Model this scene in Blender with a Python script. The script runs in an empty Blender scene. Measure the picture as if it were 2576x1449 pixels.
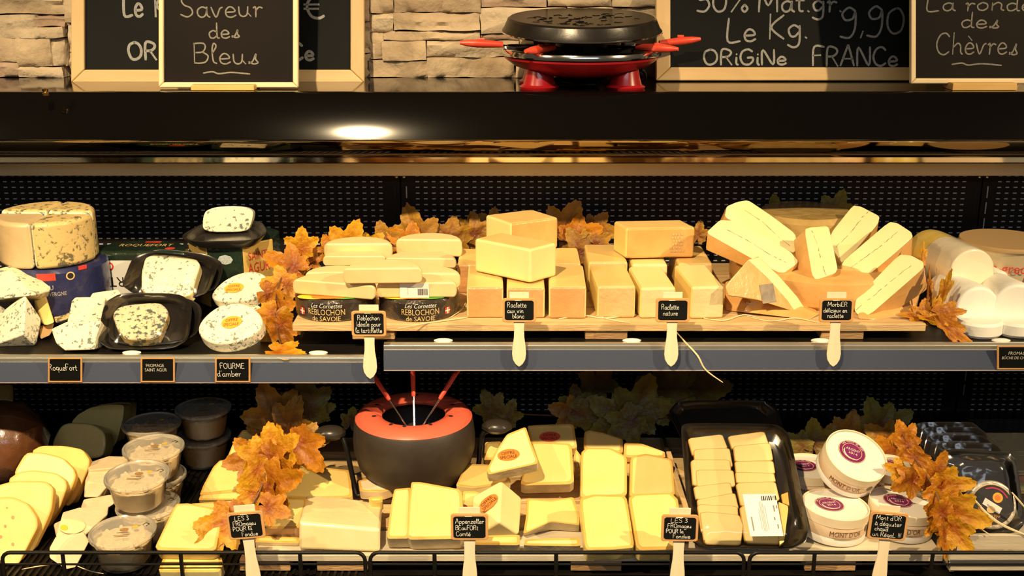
import bpy, bmesh, math, random
from mathutils import Vector, Matrix, noise
random.seed(7)
R = math.radians
SC = bpy.context.scene
COL = SC.collection
# ---------------------------------------------------------------- camera, light, exposure
FPX, TH, CAMZ = 2900.0, R(16.5), 1.65
cam = bpy.data.objects.new('camera', bpy.data.cameras.new('camera'))
COL.objects.link(cam)
cam.location = (0, 0, CAMZ)
cam.rotation_euler = (math.pi/2 - TH, 0, 0)
cam.data.sensor_width = 36
cam.data.lens = FPX/2576*36
cam.data.clip_start = .05
SC.camera = cam
SC.view_settings.view_transform = 'Standard'
SC.view_settings.look = 'None'
SC.view_settings.gamma = 1
SC.view_settings.use_curve_mapping = False
SC.view_settings.exposure = 0.0
SC.cycles.transparent_max_bounces = 32
w = bpy.data.worlds.new('shop_ambience'); SC.world = w; w.use_nodes = True
w.node_tree.nodes['Background'].inputs[0].default_value = (1, .80, .55, 1)
w.node_tree.nodes['Background'].inputs[1].default_value = .07
def spot(name, loc, target, power, angle, blend, radius, color=(1, .745, .42)):
    l = bpy.data.lights.new(name, 'SPOT'); l.energy = power; l.spot_size = R(angle); l.spot_blend = blend
    l.shadow_soft_size = radius; l.color = color
    o = bpy.data.objects.new(name, l); COL.objects.link(o); o.location = loc
    o.rotation_euler = (Vector(target)-Vector(loc)).to_track_quat('-Z', 'Y').to_euler()
    return o
spot('ceiling_spot', (-.57, .42, 2.85), (-.40, 1.85, .75), 320, 66, .75, .03)
spot('ceiling_spot', (2.6, .40, 2.85), (.8, 1.85, .75), 415, 58, .75, .03)
spot('ceiling_spot', (-2.4, .45, 2.85), (-.9, 1.85, .8), 200, 58, .75, .03)

def tube_light(loc, target, power, sx, sy, color):
    l = bpy.data.lights.new('ceiling_tubes', 'AREA'); l.shape = 'RECTANGLE'; l.size = sx; l.size_y = sy; l.energy = power; l.color = color
    o = bpy.data.objects.new('ceiling_tubes', l); COL.objects.link(o); o.location = loc
    o.rotation_euler = (Vector(target)-Vector(loc)).to_track_quat('-Z', 'Y').to_euler()
tube_light((.2, -2.0, 3.0), (.2, 2.0, .8), 19, 3.0, .25, (.78, .88, 1))

# ---------------------------------------------------------------- pixel to place
CAM = Vector((0, 0, CAMZ))
FW = Vector((0, math.cos(TH), -math.sin(TH))); DN = Vector((0, -math.sin(TH), -math.cos(TH))); RT = Vector((1, 0, 0))
def ray(px, py): return FW + RT*((px-1288)/FPX) + DN*((py-724.5)/FPX)
def atY(px, py, Y): d = ray(px, py); return CAM + d*(Y/d.y)
def atZ(px, py, Z): d = ray(px, py); return CAM + d*((Z-CAMZ)/d.z)
def mpp(p): return (Vector(p)-CAM).dot(FW)/FPX
REG = dict(A1=(0, 0, .36491), A2=(900, 0, .34938), A3=(1640, 0, .36335), B1=(0, 480, .345), B2=(640, 480, .34503), B3=(1140, 480, .345),
           B4=(1740, 480, .34503), C1=(0, 940, .35135), C2=(420, 940, .35133), C3=(780, 920, .36517), C4=(1140, 940, .3513), C5=(1640, 920, .36508), C6=(1960, 940, .3512))
def q(r, x, y): a = REG[r]; return (a[0]+x*a[2], a[1]+y*a[2])
def qs(r, pts): return [q(r, *p) for p in pts]
class Plane:
    """A flat face of a thing: point, lean back from the vertical, turn about the vertical."""
    def __init__(s, p, lean=0, yaw=0):
        s.p = Vector(p); l, y = R(lean), R(yaw)
        s.u = Vector((math.cos(y), math.sin(y), 0)); b = Vector((-math.sin(y), math.cos(y), 0))
        s.v = Vector((0, 0, 1))*math.cos(l) + b*math.sin(l); s.n = s.u.cross(s.v)
    def hit(s, px, py):
        d = ray(px, py); return CAM + d*((s.p-CAM).dot(s.n)/d.dot(s.n))
    def off(s, d):
        r = Plane((0, 0, 0)); r.p = s.p+s.n*d; r.u, r.v, r.n = s.u, s.v, s.n; return r
    def uv(s, p): d = p-s.p; return (d.dot(s.u), d.dot(s.v))
    def at(s, x, y, h=0): return s.p+s.u*x+s.v*y+s.n*h

# ---------------------------------------------------------------- materials
MATS = {}
def nodes(name):
    m = bpy.data.materials.new(name); m.use_nodes = True; nt = m.node_tree
    return m, nt, nt.nodes['Principled BSDF'], nt.nodes['Material Output']
def M(name, c1, c2=None, scale=20, rough=.5, bump=0, bscale=None, metal=0, coat=0, coatr=.08, spec=.5, stretch=(1, 1, 1), sharp=None, sss=0, detail=4):
    if name in MATS: return MATS[name]
    m, nt, b, out = nodes(name); N, L = nt.nodes, nt.links
    b.inputs['Roughness'].default_value = rough; b.inputs['Metallic'].default_value = metal
    b.inputs['Coat Weight'].default_value = coat; b.inputs['Coat Roughness'].default_value = coatr
    b.inputs['Specular IOR Level'].default_value = spec
    b.inputs['Base Color'].default_value = (*c1, 1)
    if sss:
        b.inputs['Subsurface Weight'].default_value = sss; b.inputs['Subsurface Radius'].default_value = (.02, .012, .005)
    tc = N.new('ShaderNodeTexCoord'); mp = N.new('ShaderNodeMapping'); mp.inputs['Scale'].default_value = stretch
    L.new(tc.outputs['Object'], mp.inputs['Vector'])
    if c2:
        n = N.new('ShaderNodeTexNoise'); n.inputs['Scale'].default_value = scale; n.inputs['Detail'].default_value = detail
        L.new(mp.outputs[0], n.inputs['Vector'])
        r = N.new('ShaderNodeValToRGB'); lo, hi = sharp or (.3, .7)
        r.color_ramp.elements[0].position = lo; r.color_ramp.elements[1].position = hi
        r.color_ramp.elements[0].color = (*c1, 1); r.color_ramp.elements[1].color = (*c2, 1)
        L.new(n.outputs['Fac'], r.inputs['Fac']); L.new(r.outputs['Color'], b.inputs['Base Color'])
    if bump:
        n2 = N.new('ShaderNodeTexNoise'); n2.inputs['Scale'].default_value = bscale or scale*3; n2.inputs['Detail'].default_value = 5
        L.new(mp.outputs[0], n2.inputs['Vector'])
        bp = N.new('ShaderNodeBump'); bp.inputs['Strength'].default_value = bump; bp.inputs['Distance'].default_value = .004
        L.new(n2.outputs['Fac'], bp.inputs['Height']); L.new(bp.outputs[0], b.inputs['Normal'])
        if coat: L.new(bp.outputs[0], b.inputs['Coat Normal'])
    MATS[name] = m; return m
def blue_cheese(name, base, vein, thr=.585, scale=125, coat=.35):
    m, nt, b, out = nodes(name); N, L = nt.nodes, nt.links
    tc = N.new('ShaderNodeTexCoord')
    a = N.new('ShaderNodeTexNoise'); a.inputs['Scale'].default_value = scale; a.inputs['Detail'].default_value = 3; a.inputs['Roughness'].default_value = .6
    c = N.new('ShaderNodeTexNoise'); c.inputs['Scale'].default_value = scale/5; c.inputs['Detail'].default_value = 2
    for n in (a, c): L.new(tc.outputs['Object'], n.inputs['Vector'])
    s = N.new('ShaderNodeMath'); s.operation = 'MULTIPLY_ADD'; s.inputs[1].default_value = .45; L.new(c.outputs['Fac'], s.inputs[0]); L.new(a.outputs['Fac'], s.inputs[2])
    r = N.new('ShaderNodeValToRGB'); r.color_ramp.elements[0].position = thr+.2; r.color_ramp.elements[1].position = thr+.29
    r.color_ramp.elements[0].color = (*base, 1); r.color_ramp.elements[1].color = (*vein, 1)
    L.new(s.outputs[0], r.inputs['Fac']); L.new(r.outputs['Color'], b.inputs['Base Color'])
    bp = N.new('ShaderNodeBump'); bp.inputs['Strength'].default_value = .35; bp.inputs['Distance'].default_value = .003; bp.invert = True
    L.new(s.outputs[0], bp.inputs['Height']); L.new(bp.outputs[0], b.inputs['Normal'])
    b.inputs['Roughness'].default_value = .5; b.inputs['Coat Weight'].default_value = coat; b.inputs['Coat Roughness'].default_value = .15
    MATS[name] = m; return m
def clear(name, tint, fac_gloss, rough, diffuse=0, dcol=(1, 1, 1), bump=0, bscale=60):
    """See-through plastic: transparent, a share of body colour and a fresnel reflection."""
    m, nt, b, out = nodes(name); N, L = nt.nodes, nt.links; N.remove(b)
    t = N.new('ShaderNodeBsdfTransparent'); t.inputs[0].default_value = (*tint, 1)
    g = N.new('ShaderNodeBsdfGlossy'); g.inputs['Roughness'].default_value = rough
    d = N.new('ShaderNodeBsdfDiffuse'); d.inputs[0].default_value = (*dcol, 1)
    m1 = N.new('ShaderNodeMixShader'); m1.inputs[0].default_value = diffuse; L.new(t.outputs[0], m1.inputs[1]); L.new(d.outputs[0], m1.inputs[2])
    fr = N.new('ShaderNodeFresnel'); fr.inputs['IOR'].default_value = 1.45
    mm = N.new('ShaderNodeMath'); mm.operation = 'MULTIPLY'; mm.inputs[1].default_value = fac_gloss; L.new(fr.outputs[0], mm.inputs[0]); mm.use_clamp = True
    m2 = N.new('ShaderNodeMixShader'); L.new(mm.outputs[0], m2.inputs[0]); L.new(m1.outputs[0], m2.inputs[1]); L.new(g.outputs[0], m2.inputs[2])
    if bump:
        n2 = N.new('ShaderNodeTexNoise'); n2.inputs['Scale'].default_value = bscale
        tc = N.new('ShaderNodeTexCoord'); L.new(tc.outputs['Object'], n2.inputs['Vector'])
        bp = N.new('ShaderNodeBump'); bp.inputs['Strength'].default_value = bump; bp.inputs['Distance'].default_value = .01
        L.new(n2.outputs['Fac'], bp.inputs['Height']); L.new(bp.outputs[0], g.inputs['Normal'])
    L.new(m2.outputs[0], out.inputs[0]); MATS[name] = m; return m
def leaf_mat(name, mid, edge, vein):
    m, nt, b, out = nodes(name); N, L = nt.nodes, nt.links
    at = N.new('ShaderNodeAttribute'); at.attribute_name = 'rad'
    av = N.new('ShaderNodeAttribute'); av.attribute_name = 'vein'
    tc = N.new('ShaderNodeTexCoord'); no = N.new('ShaderNodeTexNoise'); no.inputs['Scale'].default_value = 3.5; no.inputs['Detail'].default_value = 4
    oi = N.new('ShaderNodeObjectInfo'); ad = N.new('ShaderNodeVectorMath'); ad.operation = 'ADD'
    L.new(tc.outputs['Object'], ad.inputs[0]); L.new(oi.outputs['Location'], ad.inputs[1]); L.new(ad.outputs[0], no.inputs['Vector'])
    s = N.new('ShaderNodeMath'); s.operation = 'MULTIPLY_ADD'; s.inputs[1].default_value = .55; s.inputs[2].default_value = .12
    L.new(at.outputs['Fac'], s.inputs[0])
    s2 = N.new('ShaderNodeMath'); s2.operation = 'MULTIPLY_ADD'; s2.inputs[1].default_value = .75; L.new(no.outputs['Fac'], s2.inputs[0]); L.new(s.outputs[0], s2.inputs[2])
    r = N.new('ShaderNodeValToRGB'); r.color_ramp.elements[0].position = .5; r.color_ramp.elements[1].position = 1.0
    r.color_ramp.elements[0].color = (*mid, 1); r.color_ramp.elements[1].color = (*edge, 1)
    L.new(s2.outputs[0], r.inputs['Fac'])
    mx = N.new('ShaderNodeMixRGB'); mx.inputs[2].default_value = (*vein, 1); L.new(av.outputs['Fac'], mx.inputs[0]); L.new(r.outputs['Color'], mx.inputs[1])
    L.new(mx.outputs[0], b.inputs['Base Color']); b.inputs['Roughness'].default_value = .45
    b.inputs['Coat Weight'].default_value = .06; b.inputs['Specular IOR Level'].default_value = .25; b.inputs['Coat Roughness'].default_value = .3
    n2 = N.new('ShaderNodeTexNoise'); n2.inputs['Scale'].default_value = 5; L.new(ad.outputs[0], n2.inputs['Vector'])
    bp = N.new('ShaderNodeBump'); bp.inputs['Strength'].default_value = .25; bp.inputs['Distance'].default_value = .02
    L.new(n2.outputs['Fac'], bp.inputs['Height']); L.new(bp.outputs[0], b.inputs['Normal'])
    MATS[name] = m; return m
YEL = M('cheese_yellow', (.81, .585, .165), (.90, .71, .27), 9, .45, .2, 40, coat=.4, coatr=.14)
GOLD = M('cheese_golden', (.84, .52, .10), (.88, .60, .15), 12, .42, .12, 60, coat=.25, coatr=.2)
PALE = M('cheese_pale', (.83, .66, .28), (.90, .77, .38), 9, .45, .1, 60, coat=.2, coatr=.2)
CREAM = M('cheese_cream', (.80, .62, .36), (.88, .72, .46), 25, .6, .35, 70)
WHITE = M('cheese_white', (.88, .86, .76), (.92, .90, .82), 18, .6, .15, 90)
ORANGE = M('rind_orange', (.64, .33, .09), (.76, .44, .15), 16, .45, .4, 60, coat=.5, coatr=.12)
PEACH = M('rind_peach', (.60, .30, .10), (.70, .39, .16), 18, .4, .55, 70, coat=.8, coatr=.10)
RINDB = M('rind_brown', (.42, .24, .09), (.60, .38, .17), 26, .6, .4, 80)
RINDG = M('rind_grey', (.42, .33, .20), (.62, .52, .33), 40, .6, .4, 90, coat=.4, coatr=.12)
RINDY = M('rind_amber', (.72, .38, .07), (.82, .50, .12), 22, .5, .2, 60)
BLUE = blue_cheese('blue_cheese', (.88, .80, .56), (.13, .16, .14))
BLUED = blue_cheese('blue_cheese_heavy', (.78, .70, .47), (.10, .13, .12), .53, 120, .5)
BLUER = blue_cheese('blue_cheese_rind', (.74, .54, .22), (.16, .14, .07), .56, 95, .5)
BLUEL = blue_cheese('blue_cheese_light', (.92, .86, .66), (.22, .24, .19), .585, 150)
BLACKG = M('black_gloss', (.0025, .0018, .0014), None, rough=.075, spec=.45)
BLACKT = M('black_foam', (.018, .015, .013), None, rough=.28, coat=.5, coatr=.08)
BLACKM = M('black_metal', (.007, .006, .005), None, rough=.42, spec=.3)
BACKP = M('panel_black', (.010, .008, .006), (.013, .010, .008), 8, .6, spec=.2)
MIRROR = M('panel_mirror_black', (.34, .27, .18), None, rough=.06, metal=1)
SLOT = M('slot_steel', (.44, .48, .56), None, rough=.4)
ALU = M('aluminium', (.78, .74, .62), (.7, .66, .55), 30, .28, 0, metal=.85)
STRIP = M('polished_strip', (.95, .90, .75), None, rough=.12, metal=1)
BEIGE = M('panel_beige', (.66, .52, .30), (.70, .56, .33), 10, .5)
STEEL = M('chrome', (.75, .72, .68), None, rough=.12, metal=1)
RED = M('red_plastic', (.34, .009, .013), None, rough=.3, coat=.3)
REDL = M('red_handle', (.75, .07, .035), None, rough=.35)
CORAL = M('coral_enamel', (.78, .135, .075), None, rough=.38)
ANTHR = M('pot_anthracite', (.030, .021, .015), (.038, .027, .020), 60, .5, .05, 400)
WOODF = M('frame_wood', (.62, .42, .19), (.70, .49, .24), 6, .5, .08, 30, stretch=(6, 6, 1))
WOODH = M('frame_wood_long', (.62, .42, .19), (.70, .49, .24), 6, .5, .08, 30, stretch=(1, 6, 6))
WOODP = M('frame_pale', (.80, .62, .36), (.84, .67, .42), 8, .5)
OAK = M('stand_wood', (.70, .42, .13), (.78, .50, .18), 12, .5, stretch=(1, 6, 6))
PINE = M('pallet_wood', (.58, .37, .16), (.70, .50, .25), 9, .65, .4, 40, stretch=(1, 9, 9))
PINEB = M('pallet_block', (.42, .24, .10), (.55, .34, .16), 16, .7, .5, 60, stretch=(1, 5, 5))
CRATE = M('crate_wood', (.58, .50, .36), (.66, .58, .43), 9, .6, .15, 40, stretch=(1, 8, 8))
SPAT = M('spatula_wood', (.80, .66, .44), (.85, .72, .50), 14, .55, stretch=(6, 6, 1))
SLATE = M('chalkboard', (.0035, .0042, .004), (.006, .007, .0065), 6, .65, spec=.15)
SLATEW = M('chalkboard_warm', (.0065, .0045, .003), (.009, .0065, .0045), 6, .65, spec=.15)
CHALK = M('chalk', (.36, .36, .34), (.23, .23, .22), 260, .9)
CHALKD = M('chalk_dim', (.26, .24, .20), (.16, .15, .13), 260, .9)
INK = M('tag_writing', (.80, .78, .70), None, rough=.8)
TAGF = M('tag_frame', (.60, .30, .10), (.68, .37, .14), 30, .5)
STONE = M('stone', (.36, .26, .16), (.56, .44, .29), 12, .85, 1.0, 70)
STONE2 = M('stone_rosy', (.33, .22, .15), (.48, .35, .25), 10, .85, 1.0, 60)
STONE3 = M('stone_light', (.46, .36, .24), (.62, .51, .36), 10, .85, 1.0, 80)
MORTAR = M('mortar', (.26, .19, .11), None, rough=.9)
PAPER = M('paper_white', (.85, .83, .76), None, rough=.6)
BLACKI = M('print_black', (.02, .018, .018), None, rough=.5)
REDI = M('print_red', (.68, .05, .03), None, rough=.5)
GOLDI = M('print_gold', (.75, .52, .22), None, rough=.45)
ORST = M('sticker_orange', (.90, .22, .03), None, rough=.45)
RDST = M('sticker_red', (.80, .09, .04), None, rough=.45)
YEST = M('sticker_amber', (.90, .45, .05), None, rough=.45)
PURPLE = M('sticker_purple', (.17, .012, .10), (.21, .02, .12), 90, .4)
FOILB = M('foil_navy', (.018, .022, .085), (.03, .035, .12), 25, .3, .5, 35, coat=.6)
FOILG = M('foil_green', (.012, .03, .018), (.03, .05, .03), 20, .25, .7, 45, metal=.3, coat=.6)
FOILY = M('foil_gold', (.72, .46, .10), (.82, .58, .18), 25, .3, .5, 40, metal=.2, coat=.4)
FOILK = M('foil_black', (.02, .016, .014), (.05, .035, .025), 30, .25, .7, 60, coat=.7)
BOXW = M('spruce_box', (.80, .66, .44), (.86, .73, .52), 12, .55, stretch=(1, 1, 5))
BOXL = M('box_band', (.66, .46, .28), (.80, .64, .44), 22, .5, coat=.4)
NACRE = M('white_lid_paper', (.86, .82, .74), (.80, .74, .64), 8, .45)
LOAF = M('loaf_brown', (.10, .036, .014), (.18, .07, .028), 14, .35, 1.0, 22, coat=.7)
GREEN = M('herb_green', (.10, .20, .03), None, rough=.5)
SALMON = M('salmon_red', (.60, .13, .06), (.68, .2, .1), 30, .4)
STRAW = M('raffia', (.80, .62, .34), (.86, .70, .44), 30, .6)
FILM = clear('cling_film', (.985, .985, .985), 1.5, .12, bump=.45, bscale=24)
TUBP = clear('tub_plastic', (.995, .99, .98), 1.0, .15, .05, (.9, .85, .74))
LIDP = clear('lid_plastic', (.99, .98, .96), 1.0, .2, .28, (.95, .88, .72))
RAILP = clear('rail_plastic', (.62, .63, .68), 2.2, .12, .45, (.15, .185, .29))  # blue-grey body colour paints in the shop's reflection on the rail
BOXP = clear('clear_box', (.9, .92, .9), 1.8, .06, .06, (.8, .8, .75))
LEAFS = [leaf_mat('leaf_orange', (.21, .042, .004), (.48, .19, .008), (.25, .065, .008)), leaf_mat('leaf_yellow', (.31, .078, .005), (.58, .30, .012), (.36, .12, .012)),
         leaf_mat('leaf_russet', (.16, .042, .014), (.36, .19, .02), (.2, .07, .02)), leaf_mat('leaf_shaded', (.12, .045, .02), (.22, .20, .03), (.16, .08, .03))]  # last one: leaf colour darkened, shade of the rear garlands painted in

# ---------------------------------------------------------------- objects
def tag(o, label=None, cat=None, group=None, kind=None):
    for k, v in (('label', label), ('category', cat), ('group', group), ('kind', kind)):
        if v: o[k] = v
    return o
def thing(name, label, cat, loc, group=None, rot=None):
    o = bpy.data.objects.new(name, None); COL.objects.link(o); o.location = loc; o.empty_display_size = .02
    if rot is not None: o.rotation_euler = rot
    return tag(o, label, cat, group)
def origin(o):
    p = Vector((0, 0, 0))
    while o: p += o.location; o = o.parent
    return p
def mk(name, bm, mats, parent=None, bevel=0, seg=2, smooth=True, local=False, angle=38, lim=30, **tags):
    """Link a bmesh as one mesh object. World coordinates unless local; a top-level mesh gets its origin at its base."""
    bmesh.ops.recalc_face_normals(bm, faces=bm.faces[:])
    me = bpy.data.meshes.new(name); bm.to_mesh(me); bm.free()
    for m in (mats if isinstance(mats, (list, tuple)) else [mats]): me.materials.append(m)
    o = bpy.data.objects.new(name, me); COL.objects.link(o)
    if not local:
        if parent is not None: me.transform(Matrix.Translation(-origin(parent)))
        else:
            xs, ys, zs = zip(*[v.co for v in me.vertices])
            b = Vector(((min(xs)+max(xs))/2, (min(ys)+max(ys))/2, min(zs)))
            me.transform(Matrix.Translation(-b)); o.location = b
    if parent is not None: o.parent = parent
    if smooth:
        me.polygons.foreach_set('use_smooth', [True]*len(me.polygons))
        if not bevel: me.set_sharp_from_angle(angle=R(angle))
    if bevel:
        md = o.modifiers.new('edges', 'BEVEL'); md.width = bevel; md.segments = seg; md.limit_method = 'ANGLE'; md.angle_limit = R(lim); md.harden_normals = True
    tag(o, **tags); return o
def box(bm, x0, x1, y0, y1, z0, z1, mi=0):
    v = [bm.verts.new(p) for p in ((x0, y0, z0), (x1, y0, z0), (x1, y1, z0), (x0, y1, z0), (x0, y0, z1), (x1, y0, z1), (x1, y1, z1), (x0, y1, z1))]
    for f in ((0, 3, 2, 1), (4, 5, 6, 7), (0, 1, 5, 4), (1, 2, 6, 5), (2, 3, 7, 6), (3, 0, 4, 7)):
        bm.faces.new([v[i] for i in f]).material_index = mi
    return bm
def bxo(*a): return box(bmesh.new(), *a)
def prism(bm, front, back, mf=0, ms=0, mb=None, side=None):
    a = [bm.verts.new(p) for p in front]; b = [bm.verts.new(p) for p in back]; n = len(a)
    bm.faces.new(a).material_index = mf; bm.faces.new(b[::-1]).material_index = ms if mb is None else mb
    for i in range(n):
        j = (i+1) % n
        f = bm.faces.new((a[i], b[i], b[j], a[j])); f.material_index = side(i) if side else ms
    return bm
def hullbm(pts):
    bm = bmesh.new()
    for p in pts: bm.verts.new(p)
    r = bmesh.ops.convex_hull(bm, input=bm.verts[:])
    junk = list({e for e in r['geom_interior']+r['geom_unused'] if isinstance(e, bmesh.types.BMVert) and e.is_valid})
    if junk: bmesh.ops.delete(bm, geom=junk, context='VERTS')
    bmesh.ops.dissolve_limit(bm, angle_limit=R(9), verts=bm.verts[:], edges=bm.edges[:])
    return bm
def lathe(bm, prof, c=(0, 0, 0), seg=40, a0=0, a1=360, mi=0, cap=False, sx=1, sy=1):
    full = abs(a1-a0-360) < 1e-6; n = seg if full else seg+1; rings = []
    for r, z in prof:
        rings.append([bm.verts.new((c[0]+sx*r*math.sin(R(a0+(a1-a0)*i/seg)), c[1]-sy*r*math.cos(R(a0+(a1-a0)*i/seg)), c[2]+z)) for i in range(n)] if r > 1e-6 else [bm.verts.new((c[0], c[1], c[2]+z))])
    for A, B in zip(rings, rings[1:]):
        for i in range(seg):
            j = (i+1) % n
            vs = [A[i % len(A)], A[j % len(A)], B[j % len(B)], B[i % len(B)]]
            u = []
            for v in vs:
                if v not in u: u.append(v)
            if len(u) > 2: bm.faces.new(u).material_index = mi
    if not full and cap:
        bm.faces.new([r[0] for r in rings if True]) if len({id(r[0]) for r in rings}) > 2 else None
        bm.faces.new([r[-1] for r in rings if len(r) > 1] + [r[0] for r in reversed(rings) if len(r) == 1])
    return bm
def tube(bm, pts, r, seg=8, cap=True, mi=0):
    pts = [Vector(p) for p in pts]; rs = r if isinstance(r, (list, tuple)) else [r]*len(pts); rings = []; prev = None
    for i, p in enumerate(pts):
        d = (pts[min(i+1, len(pts)-1)]-pts[max(i-1, 0)]).normalized()
        if prev is None: prev = d.orthogonal()
        u = (prev-d*prev.dot(d)).normalized(); prev = u; v = d.cross(u)
        rings.append([bm.verts.new(p+(u*math.cos(2*math.pi*k/seg)+v*math.sin(2*math.pi*k/seg))*rs[i]) for k in range(seg)])
    for A, B in zip(rings, rings[1:]):
        for k in range(seg): bm.faces.new((A[k], A[(k+1) % seg], B[(k+1) % seg], B[k])).material_index = mi
    if cap: bm.faces.new(rings[0]); bm.faces.new(rings[-1][::-1])
    return bm
def spline(pts, n=6, closed=False):
    pts = [Vector(p) for p in pts]; out = []; k = len(pts)
    if k < 3: return pts
    for i in range(k if closed else k-1):
        g = (lambda j: pts[j % k]) if closed else (lambda j: pts[max(0, min(k-1, j))])
        a, b, c, d = g(i-1), g(i), g(i+1), g(i+2)
        for t in range(n):
            t /= n
            out.append(.5*((2*b)+(c-a)*t+(2*a-5*b+4*c-d)*t*t+(3*b-a-3*c+d)*t**3))
    if not closed: out.append(pts[-1])
    return out
def chaikin(p, f=.25, it=1):
    for _ in range(it):
        o = []
        for i in range(len(p)):
            a, b = p[i], p[(i+1) % len(p)]
            o += [(a[0]+(b[0]-a[0])*f, a[1]+(b[1]-a[1])*f), (b[0]+(a[0]-b[0])*f, b[1]+(a[1]-b[1])*f)]
        p = o
    return p
def anchor(px, py, Y=None, Z=None): return atY(px, py, Y) if Z is None else atZ(px, py, Z)
def rest(p):
    """Nothing sinks into the board that carries it."""
    if p.z > .935: z = .960 if p.x < -.40 else (1.0088 if p.x < .728 and p.y < 2.34 else .977)
    else: z = .6885 if -.42 < p.x < .70 and p.y > 1.70 else .656
    return p if p.z >= z else Vector((p.x, p.y, z))
def slab(name, poly, at, lean, yaw, thick, mats, label=None, cat='cheese', group=None, parent=None, bevel=.004, rnd=0, rind=None, taper=None, drop=None, seg=3, ring=None, rw=.0048):
    """A piece with one flat face: its outline lies on the leaning plane through the point at, and it is thick behind it."""
    if rnd: poly = chaikin(poly, rnd, 2)
    pl = Plane(at, lean, yaw); fr = [pl.hit(*p) for p in poly]
    c = sum(fr, Vector())/len(fr)
    ext = -pl.n if drop is None else Vector(drop).normalized()
    uvs = [pl.uv(p) for p in fr]; us = [a for a, b in uvs]; vs = [b for a, b in uvs]
    def t(i):
        if not taper: return thick
        a, b = uvs[i]; fu = (a-min(us))/(max(us)-min(us)); fv = (b-min(vs))/(max(vs)-min(vs))
        return thick*(1+(taper[0]-1)*(fu if taper[2] == 'u' else fv if taper[2] == 'v' else 1-fu if taper[2] == '-u' else 1-fv))*taper[1]
    bk = [p+ext*t(i) for i, p in enumerate(fr)]
    ml = mats if isinstance(mats, (list, tuple)) else [mats]; side = None
    if len(ml) > 1:
        def side(i):
            if rind is None: return 1
            e = fr[(i+1) % len(fr)]-fr[i]; m = (fr[(i+1) % len(fr)]+fr[i])/2-c
            o = e.cross(pl.n)
            if o.dot(m) < 0: o = -o
            o.normalize(); return 1 if o.dot(pl.u)*rind[0]+o.dot(pl.v)*rind[1] > .45 else 0
    fr = [rest(p) for p in fr]; bk = [rest(p) for p in bk]
    bm = bmesh.new(); prism(bm, fr, bk, 0, len(ml)-1 if len(ml) > 1 else 0, mb=0, side=side)
    if ring:                                           # rind-coloured band, also painting the shade line missing between pieces
        ml = list(ml)+[ring]; bm.faces.ensure_lookup_table(); f0 = bm.faces[0]; ov = list(f0.verts); bm.faces.remove(f0)
        ku, kv = 1-2*rw/(max(us)-min(us)), 1-2*rw/(max(vs)-min(vs))
        iv = [bm.verts.new(c+pl.u*((v.co-c).dot(pl.u)*ku)+pl.v*((v.co-c).dot(pl.v)*kv)+pl.n*(v.co-c).dot(pl.n)) for v in ov]
        bm.faces.new(iv).material_index = 0
        for i in range(len(ov)): bm.faces.new((ov[i], ov[(i+1) % len(ov)], iv[(i+1) % len(ov)], iv[i])).material_index = len(ml)-1
    o = mk(name, bm, ml, parent, bevel, seg, **({} if parent else dict(label=label, cat=cat, group=group)))
    o_pl = pl; return o, o_pl
def hull(name, pts, mats, label=None, cat='cheese', group=None, parent=None, bevel=.004, seg=3):
    return mk(name, hullbm([rest(atY(*p)) for p in pts]), mats, parent, bevel, seg, lim=20, **({} if parent else dict(label=label, cat=cat, group=group)))
def hr(r, pts): return [(*q(r, x, y), Y) for x, y, Y in pts]

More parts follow.
